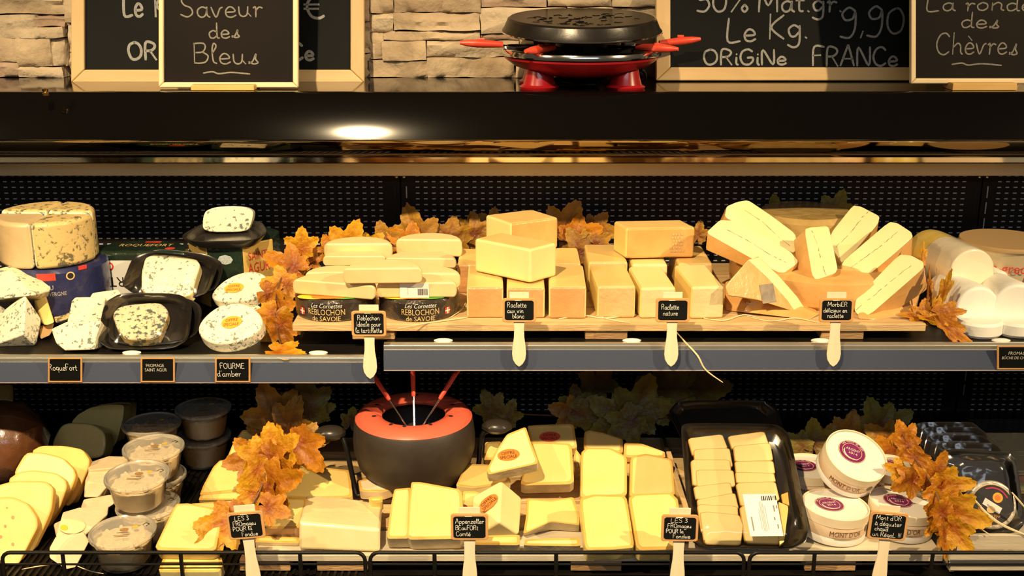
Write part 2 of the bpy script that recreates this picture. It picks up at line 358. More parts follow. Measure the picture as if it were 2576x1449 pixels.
# ---------------------------------------------------------------- writing
G = {}
def glyphs(txt):
    for line in txt.strip().splitlines():
        k, wd, st = line.split('|'); G[k] = (float(wd)/100, [[tuple(float(c)/100 for c in p.split(',')) for p in s.split()] for s in st.split(';')])
glyphs("""A|62|2,0 28,98 34,98 58,0;12,36 50,36
B|60|8,0 10,98;8,96 40,98 48,80 38,56 14,52;38,54 56,36 48,8 26,0 8,2
C|60|54,82 38,98 16,88 4,50 14,12 36,0 56,14
D|62|8,0 8,98;2,96 36,96 58,60 46,12 8,0
E|54|48,96 10,94 8,50 8,2 50,2;8,52 40,52
F|54|8,0 10,96 52,98;8,52 38,54
G|64|54,84 36,98 12,84 4,44 16,6 40,0 56,20 56,44 34,44
H|62|8,98 8,0;54,98 54,0;8,52 54,52
I|24|12,96 12,0
K|58|8,98 8,0;50,94 12,46 52,0
L|52|8,98 6,2 46,2
M|74|4,0 10,96 36,30 62,96 68,0
N|64|6,0 8,96 54,2 56,98
O|66|32,98 10,82 4,46 16,6 36,0 56,20 60,58 48,88 30,98
P|56|8,0 8,96 36,98 50,78 40,52 10,46
R|60|8,0 10,96 40,96 50,76 36,54 10,50;28,52 54,0
S|54|48,86 30,98 10,82 18,58 40,44 46,18 28,0 4,12
T|56|2,96 54,96;28,96 28,0
U|62|6,98 8,24 24,0 44,8 52,40 54,98;54,30 58,0
a|50|40,42 24,50 8,36 8,12 20,0 34,10 40,42;40,50 40,12 50,0
b|48|8,98 8,2;8,30 26,50 42,34 36,6 18,0 8,10
c|42|38,42 22,50 6,32 10,6 26,0 40,10
d|50|38,40 22,48 6,32 10,4 24,0 38,14;40,98 40,10 50,0
e|44|8,24 38,28 32,46 18,50 6,30 10,6 26,0 42,10
f|36|36,88 24,98 16,80 16,0;4,48 32,48
g|48|38,40 22,50 6,34 12,8 26,6 38,22;40,48 40,-20 24,-38 4,-28
h|50|8,98 8,0;8,30 26,50 38,38 40,10 48,0
i|22|10,48 10,10 18,0;10,66 11,70
l|26|8,50 22,84 14,98 8,70 10,12 22,0
m|70|6,48 6,0;6,30 20,50 32,38 32,0;32,30 48,50 60,38 60,8 68,0
n|50|6,48 6,0;6,30 24,50 38,38 38,8 48,0
o|48|22,50 6,32 10,6 26,0 40,16 38,40 22,50
p|48|8,48 8,-36;8,30 26,50 42,34 36,6 18,0 8,10
q|48|38,40 22,50 6,34 12,8 26,4 38,22;40,48 40,-36
r|38|4,44 12,48 12,0;12,30 24,48 36,44
s|42|6,2 20,14 32,50 30,24 38,6 22,0 6,10
t|34|14,80 14,8 28,0;2,50 30,50
u|50|6,48 8,12 20,0 34,10 38,48;38,16 48,0
v|44|2,48 18,0 32,40 42,48
x|44|4,48 36,0;36,48 4,0
z|42|6,46 36,46 6,2 38,2
0|56|28,96 8,76 6,30 22,2 44,14 50,58 40,90 28,96
2|52|6,76 24,96 44,80 36,44 4,2 50,2
3|46|6,88 24,98 38,80 16,56 40,34 26,2 4,10
5|50|46,96 14,96 10,58 34,60 44,30 28,2 2,6
9|50|42,84 24,98 6,76 14,52 34,56 42,80 42,20 28,-14 2,-10
1|30|4,70 18,96 18,0
4|50|34,0 34,96 4,30 46,30
%|70|58,96 10,0;14,96 4,78 14,62 24,78 14,96;56,34 46,16 56,0 66,16 56,34
.|20|8,4 12,0
,|20|12,8 6,-16
'|16|10,98 6,78
!|20|10,98 9,28;10,4 11,0
€|60|54,84 34,98 14,76 8,44 20,8 40,0 54,10;0,58 40,58;0,40 38,40
é|44|8,24 38,28 32,46 18,50 6,30 10,6 26,0 42,10;22,64 34,82
è|44|8,24 38,28 32,46 18,50 6,30 10,6 26,0 42,10;30,62 14,82
à|50|40,42 24,50 8,36 8,12 20,0 34,10 40,42;40,50 40,12 50,0;28,62 14,82
á|50|40,42 24,50 8,36 8,12 20,0 34,10 40,42;40,50 40,12 50,0;22,62 34,82
û|62|6,98 8,24 24,0 44,8 52,40 54,98
~|150|0,20 30,40 50,10 90,30 150,5""")
def ribbon(bm, pts, wd, f, h):
    """One pen stroke: a flat strip following pts (2-D), laid on a surface by f(x, y, h)."""
    pts = [Vector((p[0], p[1], 0)) for p in pts]
    pts = spline(pts, 5) if len(pts) > 2 else pts
    k = len(pts); L, Rr = [], []
    for i, p in enumerate(pts):
        d = pts[min(i+1, k-1)]-pts[max(i-1, 0)]
        d = d.normalized() if d.length > 1e-9 else Vector((1, 0, 0))
        n = Vector((-d.y, d.x, 0))
        if i == 0: p = p-d*wd*.5
        if i == k-1: p = p+d*wd*.5
        ww = wd*(.7 if i in (0, k-1) else 1)
        L.append(bm.verts.new(f(*(p+n*ww)[:2], h))); Rr.append(bm.verts.new(f(*(p-n*ww)[:2], h)))
    for i in range(k-1):
        try: bm.faces.new((L[i], L[i+1], Rr[i+1], Rr[i]))
        except ValueError: pass
def hand_width(t): return sum(.28 if c == ' ' else G[c][0]*1.06 for c in t)
def hand(bm, text, f, x0, y0, width, size, wd, h=.0006, slope=0):
    """Handwriting of a given width and capital height."""
    s = width/hand_width(text); x = 0
    for c in text:
        if c == ' ': x += .28; continue
        gw, st = G[c]; jy = random.uniform(-.03, .03)
        for sk in st: ribbon(bm, [(x0+(x+a)*s, y0+(b+jy)*size+slope*(x+a)*s) for a, b in sk], wd, f, h)
        x += gw*1.06
    return bm
_fonts = {}
def printed(bm, text, f, x0, y0, width, height, h=.0006, mi=0, center=True, italic=0):
    """Printed lettering in the built-in face, fitted to a box and laid on by f."""
    key = text
    if key not in _fonts:
        cu = bpy.data.curves.new('lettering', 'FONT'); cu.body = text; cu.size = 1; cu.resolution_u = 2
        o = bpy.data.objects.new('lettering', cu); COL.objects.link(o)
        me = bpy.data.meshes.new_from_object(o); vs = [v.co[:2] for v in me.vertices]; fs = [tuple(p.vertices) for p in me.polygons]
        bpy.data.objects.remove(o); bpy.data.curves.remove(cu); bpy.data.meshes.remove(me); _fonts[key] = (vs, fs)
    vs, fs = _fonts[key]
    xa, xb = min(v[0] for v in vs), max(v[0] for v in vs); ya, yb = min(v[1] for v in vs), max(v[1] for v in vs)
    L = [bm.verts.new(f(x0+(a-xa)/(xb-xa)*width+italic*(b-ya), y0+(b-ya)/(yb-ya)*height, h)) for a, b in vs]
    for p in fs:
        try: bm.faces.new([L[i] for i in p]).material_index = mi
        except ValueError: pass
    return bm
def disc2(bm, f, cx, cy, rx, ry, h, rot=0, n=32, mi=0, r0=0):
    c, s = math.cos(rot), math.sin(rot)
    P = lambda k, a: f(cx+c*rx*k*math.cos(a)-s*ry*k*math.sin(a), cy+s*rx*k*math.cos(a)+c*ry*k*math.sin(a), h)
    if not r0: bm.faces.new([bm.verts.new(P(1, 2*math.pi*i/n)) for i in range(n)]).material_index = mi
    else:
        A = [bm.verts.new(P(1, 2*math.pi*i/n)) for i in range(n)]; B = [bm.verts.new(P(r0, 2*math.pi*i/n)) for i in range(n)]
        for i in range(n): bm.faces.new((A[i], A[(i+1) % n], B[(i+1) % n], B[i])).material_index = mi
    return bm
def rect2(bm, f, x0, y0, x1, y1, h, mi=0, n=1):
    for i in range(n):
        a, b = x0+(x1-x0)*i/n, x0+(x1-x0)*(i+1)/n
        bm.faces.new([bm.verts.new(f(*p, h)) for p in ((a, y0), (b, y0), (b, y1), (a, y1))]).material_index = mi
    return bm
def px_frame(pl, x0, y0, x1, y1=None):
    """A writing frame on plane pl: origin at (x0, y0), x axis towards (x1, y1)."""
    a = pl.hit(x0, y0); b = pl.hit(x1, y0 if y1 is None else y1); u = (b-a).normalized(); v = pl.n.cross(u)
    return (lambda x, y, h=0: a+u*x+v*y+pl.n*h), (b-a).length
# ---------------------------------------------------------------- the setting: stone wall, floor, display case
ZT = 1.391                                             # top of the case
YW = 2.42                                              # wall behind it
mk('floor', bxo(-3, 3, -2.5, 3.0, -.05, 0), M('floor_tile', (.22, .19, .15), (.27, .23, .18), 3, .35), kind='structure', smooth=False)
wall = mk('wall_back', bxo(-3, 3, YW+.012, YW+.15, 0, 3.0), MORTAR, kind='structure', smooth=False)
def stone(x0, x1, z0, z1, depth, layered=False):
    nx, nz = max(4, int((x1-x0)/.010)), max(4, int((z1-z0)/.008)); bm = bmesh.new(); g = .0008; sd = random.uniform(0, 50)
    F = []
    for j in range(nz+1):
        row = []
        for i in range(nx+1):
            x = x0+g+(x1-x0-2*g)*i/nx; z = z0+g+(z1-z0-2*g)*j/nz
            d = depth+.008*noise.noise((x*18+sd, z*26, sd))+.005*noise.noise((x*55, z*70, sd))+.003*noise.noise((x*130, z*150, sd))
            if layered: d += .009*noise.noise((x*7+sd, z*110, sd))
            e = min(i, nx-i, j, nz-j)
            if e == 0: d -= .0035
            x += .0025*noise.noise((x*30, z*30, 3)) if 0 < i < nx else .003*noise.noise((sd, z*40, 1))
            z += .003*noise.noise((x*25, sd, 2)) if e == 0 else 0
            row.append(bm.verts.new((x, YW-max(d, .002), z)))
        F.append(row)
    for j in range(nz):
        for i in range(nx): bm.faces.new((F[j][i], F[j][i+1], F[j+1][i+1], F[j+1][i]))
    rim = [F[0][i] for i in range(nx+1)]+[F[j][nx] for j in range(1, nz+1)]+[F[nz][i] for i in range(nx-1, -1, -1)]+[F[j][0] for j in range(nz-1, 0, -1)]
    bk = [bm.verts.new((v.co.x, YW+.012, v.co.z)) for v in rim]
    for i in range(len(rim)):
        j = (i+1) % len(rim); bm.faces.new((rim[i], bk[i], bk[j], rim[j]))
    mk('stone', bm, random.choices([STONE, STONE2, STONE3], (5, 2, 4))[0], wall, angle=60)
def stones_px(r, rects):
    for x0, y0, x1, y1, d, lay in rects:
        a = atY(*q(r, x0, y1), YW); b = atY(*q(r, x1, y0), YW); stone(a.x, b.x, max(a.z, ZT), b.z, d, lay)
stones_px('A2', [(90, -60, 262, 92, .022, 0), (262, -60, 612, 82, .026, 0), (612, -60, 888, 86, .030, 0), (888, -60, 1360, 48, .020, 1), (1360, -60, 1822, 44, .022, 1), (1822, -60, 2180, 50, .026, 0),
    (90, 92, 264, 232, .018, 1), (264, 86, 884, 216, .024, 1), (884, 48, 1500, 236, .027, 0), (1500, 48, 2180, 250, .022, 1), (90, 232, 186, 424, .014, 1), (186, 288, 500, 428, .030, 0), (186, 216, 884, 288, .020, 1),
    (500, 288, 1160, 404, .026, 1), (884, 236, 1160, 288, .018, 1), (1160, 250, 2180, 420, .022, 1), (90, 428, 504, 600, .020, 1), (504, 404, 1134, 600, .026, 0), (1134, 420, 1700, 600, .028, 0), (1700, 420, 2180, 600, .024, 0)])
stones_px('A1', [(-300, -60, 460, 96, .020, 1), (-300, 96, 268, 262, .022, 1), (268, 104, 462, 180, .016, 1), (268, 180, 462, 258, .026, 0), (-300, 262, 158, 424, .024, 0), (158, 258, 374, 450, .028, 0), (374, 258, 462, 450, .020, 0),
    (-300, 424, 164, 640, .020, 1), (164, 450, 462, 640, .026, 0)])
for xa, xb in ((-1.6, atY(*q('A1', -300, 0), YW).x), (atY(*q('A1', 462, 0), YW).x, atY(*q('A2', 90, 0), YW).x), (atY(*q('A2', 2180, 0), YW).x, 1.6)):
    z = ZT
    for hh in (.05, .062, .048, .058):
        x = xa
        while x < xb-.001:
            wd = random.uniform(.09, .24); wd = xb-x if xb-x-wd < .06 else wd
            stone(x, x+wd, z, z+hh, random.uniform(.014, .03), random.random() < .5); x += wd
        z += hh

case = thing('display_case', 'long black open refrigerated display case with perforated back panel', 'display case', (0, 2.1, 0))
def sweep(name, prof, mats, x0=-1.75, x1=1.75, closed=True, n=1, **k):
    bm = bmesh.new()
    A = [[bm.verts.new((x0+(x1-x0)*i/n, y, z)) for y, z in prof] for i in range(n+1)]; m = len(prof)
    for i in range(n):
        for j in range(m if closed else m-1): bm.faces.new((A[i][j], A[i][(j+1) % m], A[i+1][(j+1) % m], A[i+1][j]))
    if closed: bm.faces.new(A[0]); bm.faces.new(A[-1][::-1])
    return mk(name, bm, mats, case, angle=50, **k)
fas, y, z = [(2.110, 1.3095)], 2.110, 1.3095
for k in range(26):
    s_ = k/25; al = R(24.5+9*s_ if s_ < .85 else 32.5+57*((s_-.85)/.15)**1.2); y += .00385*math.sin(al); z += .00385*math.cos(al); fas.append((y, z))
kz = (ZT-1.3095)/(z-1.3095); fas = [(yy, 1.3095+(zz-1.3095)*kz) for yy, zz in fas][::-1]
sweep('canopy', [(YW-.002, ZT)] + fas + [(2.1125, 1.3075), (2.118, 1.3065), (2.16, 1.318), (2.27, 1.330), (YW-.002, 1.335)], BLACKG)
mp_, y, z = [(2.285, 1.279)], 2.285, 1.279
sl = [64-40*i/11 for i in range(12)]; sx = sum(math.cos(R(a)) for a in sl); sz = sum(math.sin(R(a)) for a in sl)
for a in sl: y += .047*math.cos(R(a))/sx; z -= .041*math.sin(R(a))/sz; mp_.append((y, z))
sweep('mirror_panel', mp_ + [(2.34, 1.30), (2.287, 1.30)], MIRROR)
sweep('metal_strip', [(2.331, 1.2375), (2.336, 1.2262), (2.345, 1.2262), (2.345, 1.2375)], STRIP)
sweep('beige_panel', [(2.337, 1.2235), (2.341, 1.198), (2.347, 1.196), (YW-.03, 1.20), (YW-.03, 1.2235)], BEIGE)
YB = 2.40
seams = (-1.47, -.236, .995, 1.75); xs = [-1.75]+list(seams)
for a, b in zip(xs, xs[1:]):
    mk('back_panel', bxo(a+.0012, b-.0012, YB, YB+.012, .56, 1.30), BACKP, case, .0008, 1)
bm = bmesh.new()
for a, b in zip(xs, xs[1:]):
    x = a+.036
    while x < b-.03:
        z = 1.186
        while z > .64:
            box(bm, x-.0039, x+.0039, YB-.0007, YB+.001, z-.0013, z+.0013); z -= .01235
        x += .01725
mk('perforation', bm, SLOT, case, smooth=False, kind='stuff')
for s in seams[:3]:
    for dx in (-.008, .008):
        b2 = bmesh.new(); lathe(b2, [(.003, 0), (.003, .002), (.0015, .0032), (0, .0033)], seg=12); bmesh.ops.rotate(b2, verts=b2.verts, matrix=Matrix.Rotation(R(90), 3, 'X'))
        bmesh.ops.translate(b2, verts=b2.verts, vec=(s+dx, YB, 1.184)); mk('screw', b2, STEEL, case)
    for dx in (-.0125, .0125):
        b2 = bmesh.new()
        for k in range(14): box(b2, s+dx-.0012, s+dx+.0012, YB-.0006, YB+.001, .69+k*.0345, .715+k*.0345)
        mk('shelf_slots', b2, SLOT if dx > 0 else BLACKM, case, smooth=False, kind='stuff')
b2 = bmesh.new(); lathe(b2, [(.006, 0), (.006, .004), (.003, .005), (.0055, .009), (.0055, .012), (0, .014)], atZ(115, 240, ZT), 14); mk('knob', b2, M('brass', (.6, .4, .15), None, rough=.25, metal=1), case)
ZD = .655
mk('deck', bxo(-1.75, 1.75, 1.63, YB, .60, ZD-.004), BLACKM, case, .004)
bm = bmesh.new(); x = -1.1
while x < -.25: box(bm, x, x+.004, 1.645, 2.2, ZD-.005, ZD); x += .0115
mk('deck_grille', bm, BLACKM, case, smooth=False, kind='stuff')
mk('base', bxo(-1.75, 1.75, 1.66, YW-.002, 0, .60), BLACKM, case, .006)
mk('side_panel', bxo(-1.79, -1.75, 1.64, YW-.002, 0, 1.40), BLACKM, case, .006); mk('side_panel', bxo(1.75, 1.79, 1.64, YW-.002, 0, 1.40), BLACKM, case, .006)
# shelves with their price rails
def shelf(label, x0, x1, zs, px_top, px_bot, clips):
    s = thing('glass_front_shelf' if 0 else 'shelf', label, 'shelf', ((x0+x1)/2, 2.1, zs-.02))
    mk('shelf_board', bxo(x0, x1, 1.912, YB-.004, zs-.016, zs), BLACKM, s, .002)
    zt = atY(1288, px_top, 1.895).z; zb = atY(1288, px_bot, 1.885).z
    bm = bmesh.new(); pr = [(1.914, zt-.004), (1.906, zt+.0005), (1.900, zt+.0005), (1.8955, zt-.003), (1.8945, zt-.0105), (1.903, zt-.0115), (1.914, zt-.014)]
    A = [bm.verts.new((x0, *p)) for p in pr]; B = [bm.verts.new((x1, *p)) for p in pr]
    for i in range(len(pr)): bm.faces.new((A[i], A[(i+1) % len(pr)], B[(i+1) % len(pr)], B[i]))
    bm.faces.new(A); bm.faces.new(B[::-1]); mk('rail_channel', bm, ALU, s, .0008, 2)
    b = bmesh.new(); pr = [(1.8945, zt-.0095), (1.8915, zt-.0095), (1.8855, zb), (1.8885, zb)]
    A = [b.verts.new((x0, *p)) for p in pr]; B = [b.verts.new((x1, *p)) for p in pr]
    for i in range(4): b.faces.new((A[i], A[(i+1) % 4], B[(i+1) % 4], B[i]))
    b.faces.new(A); b.faces.new(B[::-1]); mk('rail_front', b, RAILP, s, smooth=False)
    mk('rail_edge', bxo(x0, x1, 1.8852, 1.8890, zb-.0016, zb), M('rail_edge_pink', (.42, .34, .33), None, rough=.2), s, smooth=False)
    mk('rail_back', bxo(x0, x1, 1.9115, 1.914, zb+.012, zt-.012), M('rail_grey', (.055, .058, .07), (.07, .073, .088), 14, .3, stretch=(.3, 1, 30)), s, smooth=False)
    for cx in clips:
        p = atY(cx, px_top-4, 1.908); b = bmesh.new(); lathe(b, [(0, .0035), (.012, .003), (.0165, .0015), (.0165, 0), (0, 0)], (p.x, 1.912, zt+.0005), 20, sy=.45); mk('clip', b, PAPER, s)
    return s
XL = atY(942, 930, 1.89).x; XR = atY(965, 900, 1.89).x
ZL, ZR = .960, .977
shelf('lower-hung black shelf under the blue cheeses, grey plastic price rail along its edge', -1.75, XL, ZL, 897, 962, [800, 330, -200])
shelf('black shelf under the wooden pallet of raclette and morbier, clear price rail along its edge', XR, 1.75, ZR, 866, 931, [1115, 1590, 2065, 2520])

# ---------------------------------------------------------------- chalkboards
def chalkboard(name, label, outer, inner, lean, panel, fm, fm2, at, thick=.016, stand=None):
    x0, y0, x1, y1 = outer; a0, b0, a1, b1 = inner
    pl = Plane(at, lean, 0); t = thing(name, label, 'chalkboard', (pl.hit((x0+x1)/2, y1).x, at.y, at.z))
    def rail(nm, quad, m):
        f = [pl.hit(*p) for p in quad]; bm = bmesh.new(); prism(bm, f, [p-pl.n*thick for p in f]); mk(nm, bm, m, t, .003, 3)
    rail('frame_rail', [(x0, y1), (x1, y1), (a1, b1), (a0, b1)], fm2); rail('frame_rail', [(x0, y0), (x0, y1), (a0, b1), (a0, b0)], fm)
    rail('frame_rail', [(x1, y1), (x1, y0), (a1, b0), (a1, b1)], fm); rail('frame_rail', [(x0, y0), (a0, b0), (a1, b0), (x1, y0)], fm2)
    ip = pl.off(-.006); f = [ip.hit(*p) for p in ((a0-3, b0-3), (a1+3, b0-3), (a1+3, b1+3), (a0-3, b1+3))]
    bm = bmesh.new(); prism(bm, f, [p-pl.n*.006 for p in f]); mk('slate', bm, panel, t, smooth=False)
    if stand:
        u0, v0, u1, v1 = stand; p = pl.hit(u0, v0); r = pl.hit(u1, v1)
        mk('stand_block', bxo(p.x, r.x, at.y-.022, at.y+.03, ZT, p.z), OAK, t, .0015)
    return t, ip
def write_on(t, ip, lines, m, wd):
    for text, x0, yb, x1, size in lines:
        f, L = px_frame(ip, x0, yb, x1); s = mpp(ip.hit(x0, yb)); bm = bmesh.new()
        hand(bm, text, f, 0, 0, L, size*s, wd*s); mk('chalk_writing', bm, m, t, smooth=False)
at = atZ(560, 208, ZT)
t, ip = chalkboard('menu_chalkboard', 'large chalkboard in wide wooden frame behind the Saveur des Bleus board', (178, -190, 916, 208), (212, -155, 881, 175), 9, SLATE, WOODF, WOODH, Vector((at.x, 2.325, ZT)))
write_on(t, ip, [('Le', 310, 40, 362, 62), ('Kg', 386, 40, 470, 62), ('ORiGiNe', 322, 149, 530, 43), ('9,50', 560, 44, 735, 60), ('€', 766, 46, 824, 58), ('FRANCe', 590, 150, 792, 42)], CHALK, 3.5)
t, ip = chalkboard('menu_chalkboard', 'large chalkboard priced 9,90 in wooden frame to the right of the raclette grill', (1650, -190, 2566, 203), (1687, -155, 2530, 169), 9, SLATE, WOODF, WOODH, Vector((at.x, 2.325, ZT)))
write_on(t, ip, [('50% Mat.gr.', 1752, 29, 2122, 52), ('Le', 1826, 103, 1904, 58), ('Kg.', 1930, 96, 2036, 62), ('9,90', 2112, 84, 2280, 66), ('ORiGiNe', 1768, 163, 1980, 38), ('FRANCe', 2040, 166, 2260, 47)], CHALK, 2.7)
t, ip = chalkboard('small_chalkboard', 'chalkboard reading Saveur des Bleus on a small wooden stand', (398, -200, 750, 221), (411, -186, 736, 207), 5, SLATEW, WOODP, WOODP, Vector((at.x, 2.20, ZT)), .012, (487, 211, 646, 234))
write_on(t, ip, [('Saveur', 452, 42, 664, 50), ('des', 524, 95, 606, 38), ('Bleus', 484, 160, 654, 50), ('~', 512, 187, 636, 16)], CHALKD, 1.9)
t, ip = chalkboard('small_chalkboard', 'chalkboard reading La ronde des Chèvres on a small wooden stand', (2291, -200, 2650, 211), (2305, -186, 2637, 197), 5, SLATEW, WOODP, WOODP, Vector((at.x, 2.20, ZT)), .012, (2386, 206, 2545, 228))
write_on(t, ip, [('La ronde', 2328, 27, 2600, 38), ('des', 2415, 70, 2516, 38), ('Chèvres', 2352, 136, 2562, 54), ('~', 2394, 165, 2526, 16)], CHALKD, 1.9)

# ---------------------------------------------------------------- raclette grill
gx = atY(1462, 150, 2.265).x; GC = Vector((gx, 2.262, ZT))
gr = thing('raclette_grill', 'red and black electric raclette grill standing on top of the case', 'raclette grill', GC)
b = bmesh.new(); lathe(b, [(.0, .020), (.055, .020), (.095, .028), (.13, .040), (.149, .054), (.150, .058), (.143, .058), (.10, .050), (0, .048)], GC, 64); mk('base_bowl', b, RED, gr)
for az in (-52, 52, 128, -128):
    c = GC+Vector((.104*math.sin(R(az)), -.104*math.cos(R(az))*.75, 0)); b = bmesh.new()
    lathe(b, [(0, 0), (.036, 0), (.038, .004), (.031, .008), (.027, .022), (.024, .036), (0, .036)], c, 28); mk('foot', b, RED, gr)
b = bmesh.new(); lathe(b, [(.138, .059), (.148, .0585), (.1535, .060), (.1540, .064), (.1515, .070), (.147, .0725), (.138, .0715), (.128, .064), (.126, .061)], GC, 72); mk('chrome_rim', b, STEEL, gr)
b = bmesh.new(); lathe(b, [(0, .056), (.13, .0585), (.13, .0605), (0, .0615)], GC, 48); mk('pan_deck', b, BLACKG, gr)
b = bmesh.new(); lathe(b, [(0, .06), (.052, .06), (.05, .085), (.06, .100), (0, .10)], GC, 32); mk('heater_core', b, BLACKM, gr)
tl = Matrix.Rotation(R(4.2), 4, 'X')
b = bmesh.new(); lathe(b, [(0, .0), (.10, 0), (.148, .001), (.1535, .0035), (.1535, .006), (.149, .012), (.1425, .027), (.138, .030), (.130, .0285), (.08, .0275), (0, .0275)], (0, 0, 0), 80)
b.transform(Matrix.Translation(GC+Vector((0, 0, .100))) @ tl); mk('grill_plate', b, M('cast_black', (.008, .006, .005), (.012, .009, .007), 40, .3, .06, 90), gr, angle=30)
b = bmesh.new(); lathe(b, [(.152, .0025), (.1548, .0035), (.1548, .0055), (.152, .006)], (0, 0, 0), 80); b.transform(Matrix.Translation(GC+Vector((0, 0, .100))) @ tl); mk('plate_rim', b, STEEL, gr)
b = bmesh.new()
for k in range(46):                                   # relief drawn on the plate
    a = random.uniform(0, 6.28); rr = .105*math.sqrt(random.random()); c = Vector((rr*math.cos(a), rr*math.sin(a), .0278))
    tube(b, [c+Vector((.009*math.cos(k+j*.9), .008*math.sin(k+j*1.1), 0)) for j in range(4)], .0009, 5)
b.transform(Matrix.Translation(GC+Vector((0, 0, .100))) @ tl); mk('plate_relief', b, BLACKG, gr, kind='stuff')
for sx in (-1, 1):
    mk('bracket', bxo(GC.x+sx*.083-.010, GC.x+sx*.083+.010, GC.y-.035, GC.y-.029, ZT+.060, ZT+.101), BLACKM, gr, .0015)
mk('price_sticker', bxo(GC.x+.079, GC.x+.097, GC.y-.0365, GC.y-.0352, ZT+.079, ZT+.099), PAPER, gr, smooth=False); mk('sticker_stripe', bxo(GC.x+.0785, GC.x+.081, GC.y-.0372, GC.y-.0366, ZT+.079, ZT+.099), RDST, gr, smooth=False)
b = bmesh.new(); tube(b, spline([GC+Vector(p) for p in ((.05, .10, .03), (.10, .08, .006), (.125, .02, .008), (.118, -.01, .030), (.09, .02, .022), (.06, .06, .005), (-.02, .10, .004), (-.05, .04, .006), (-.01, -.02, .005), (.03, -.03, .006), (.02, .02, .006), (-.03, .03, .01))], 6), .0032, 8); mk('power_cord', b, BLACKM, gr)
for az, r0, r1, dz, lab in ((-88, .155, .228, .003, 'on the side towards the large Le Kg chalkboard'), (-38, .095, .172, -.001, 'at the front beside the left foot'), (61, .118, .192, -.001, 'at the front above the right foot'), (98, .158, .230, .006, 'reaching in front of the 9,90 chalkboard')):
    z = ZT+.0615; D = Vector((math.sin(R(az)), -math.cos(R(az)), 0)); S = Vector((-D.y, D.x, 0))
    pt = thing('raclette_pan', 'black raclette pan with red handle, '+lab, 'raclette pan', GC+D*.09+Vector((0, 0, .0615)), 'pans under the raclette plate')
    out = [(-.035, .028), (.035, .042), (.035, -.042), (-.035, -.028)]; out = chaikin(out, .2, 2)
    P = lambda a, s, h: GC+D*(r0-.045+a)+S*s+Vector((0, 0, .0625+h))
    b = bmesh.new(); A = [b.verts.new(P(x*.85, y*.85, 0)) for x, y in out]; B = [b.verts.new(P(x, y, .014)) for x, y in out]; Cc = [b.verts.new(P(x*.93, y*.93, .014)) for x, y in out]; Dd = [b.verts.new(P(x*.8, y*.8, .003)) for x, y in out]
    n = len(out); b.faces.new(A[::-1]); b.faces.new(Dd)
    for X, Yv in ((A, B), (B, Cc), (Cc, Dd)):
        for i in range(n): b.faces.new((X[i], X[(i+1) % n], Yv[(i+1) % n], Yv[i]))
    mk('pan', b, BLACKT, pt)
    b = bmesh.new(); tube(b, [P(.034, 0, .012), P(.034+(r1-r0)*.5, 0, .016+dz*.5)], .0032, 6); mk('shank', b, STEEL, pt)
    b = bmesh.new(); rr = [.0058, .0066, .0074, .0078, .0066, .0035]; L = r1-r0+.010
    tube(b, [GC+D*(r0-.004+L*k/5)+Vector((0, 0, .0625+.016+dz*k/4)) for k in range(6)], rr, 10); mk('handle', b, REDL, pt)
    b = bmesh.new(); tube(b, [GC+D*(r0+.032+.012*k)+Vector((0, 0, .0625+.023+dz)) for k in range(2)], [.003, .0026], 8); mk('thumb_rest', b, REDL, pt)
# ---------------------------------------------------------------- shared builders
def scaled(pts, s, c=None):
    c = c or sum(pts, Vector())/len(pts); return [c+(p-c)*s for p in pts]
def loops(bm, L, mi=0, cap0=False, cap1=False):
    V = [[bm.verts.new(p) for p in l] for l in L]
    for A, B in zip(V, V[1:]):
        for i in range(len(A)): bm.faces.new((A[i], A[(i+1) % len(A)], B[(i+1) % len(A)], B[i])).material_index = mi
    if cap0: bm.faces.new(V[0])
    if cap1: bm.faces.new(V[-1][::-1])
    return bm
def tray(label, poly, at, lean, yaw=0, depth=.014, rnd=.22, film=None, rise=.5, group=None, mat=None, name='foam_tray', cat='tray'):
    pl = Plane(at, lean, yaw); P = [pl.hit(*p) for p in chaikin(poly, rnd, 3)]; c = sum(P, Vector())/len(P); n = pl.n
    t = thing(name, label, cat, min(P, key=lambda p: p.z)-n*depth, group)
    bm = bmesh.new()
    loops(bm, [[p-n*(depth+.003) for p in scaled(P, .84, c)], [p-n*.003 for p in scaled(P, .985, c)], P, [p+n*.0008 for p in scaled(P, .985, c)], [p-n*.001 for p in scaled(P, .93, c)], [p-n*depth for p in scaled(P, .82, c)]], cap0=True, cap1=True)
    mk('tray_body', bm, mat or BLACKT, t, angle=50)
    if film is not None:
        bm = bmesh.new(); L = []
        for k in range(9):
            s = 1-k/9; h = film*(lambda x: x*x*(3-2*x))(min(1, (1-s)/rise))+.0025
            L.append([p+n*h for p in scaled(P, s*.99, c)])
        loops(bm, L, cap1=True); mk('film', bm, FILM, t, angle=80)
    return t, pl
def sticker(parent, pl, cx, cy, rx, ry, rot, mat, lines=(), tm=None, h=.0007, name='sticker', trot=None, handw=True):
    f, _ = px_frame(pl, cx, cy, cx+10); s = mpp(pl.hit(cx, cy)); k = pl.v.dot(DN*-1) or 1
    k = abs(k); bm = bmesh.new(); disc2(bm, f, 0, 0, rx*s, ry*s/k, h, R(rot), 36); st = mk(name, bm, mat, parent, smooth=False)
    tr = R(rot if trot is None else trot); c0, s0 = math.cos(tr), math.sin(tr)
    g = lambda x, y, hh=0: f(c0*x-s0*y, s0*x+c0*y, hh)
    for text, x0, y0, w_, hh in lines:
        b = bmesh.new(); printed(b, text, g, x0*rx*s, y0*ry*s/k, w_*rx*s, hh*ry*s/k, h+.0004); mk('print', b, tm or BLACKI, st, smooth=False)
    return st
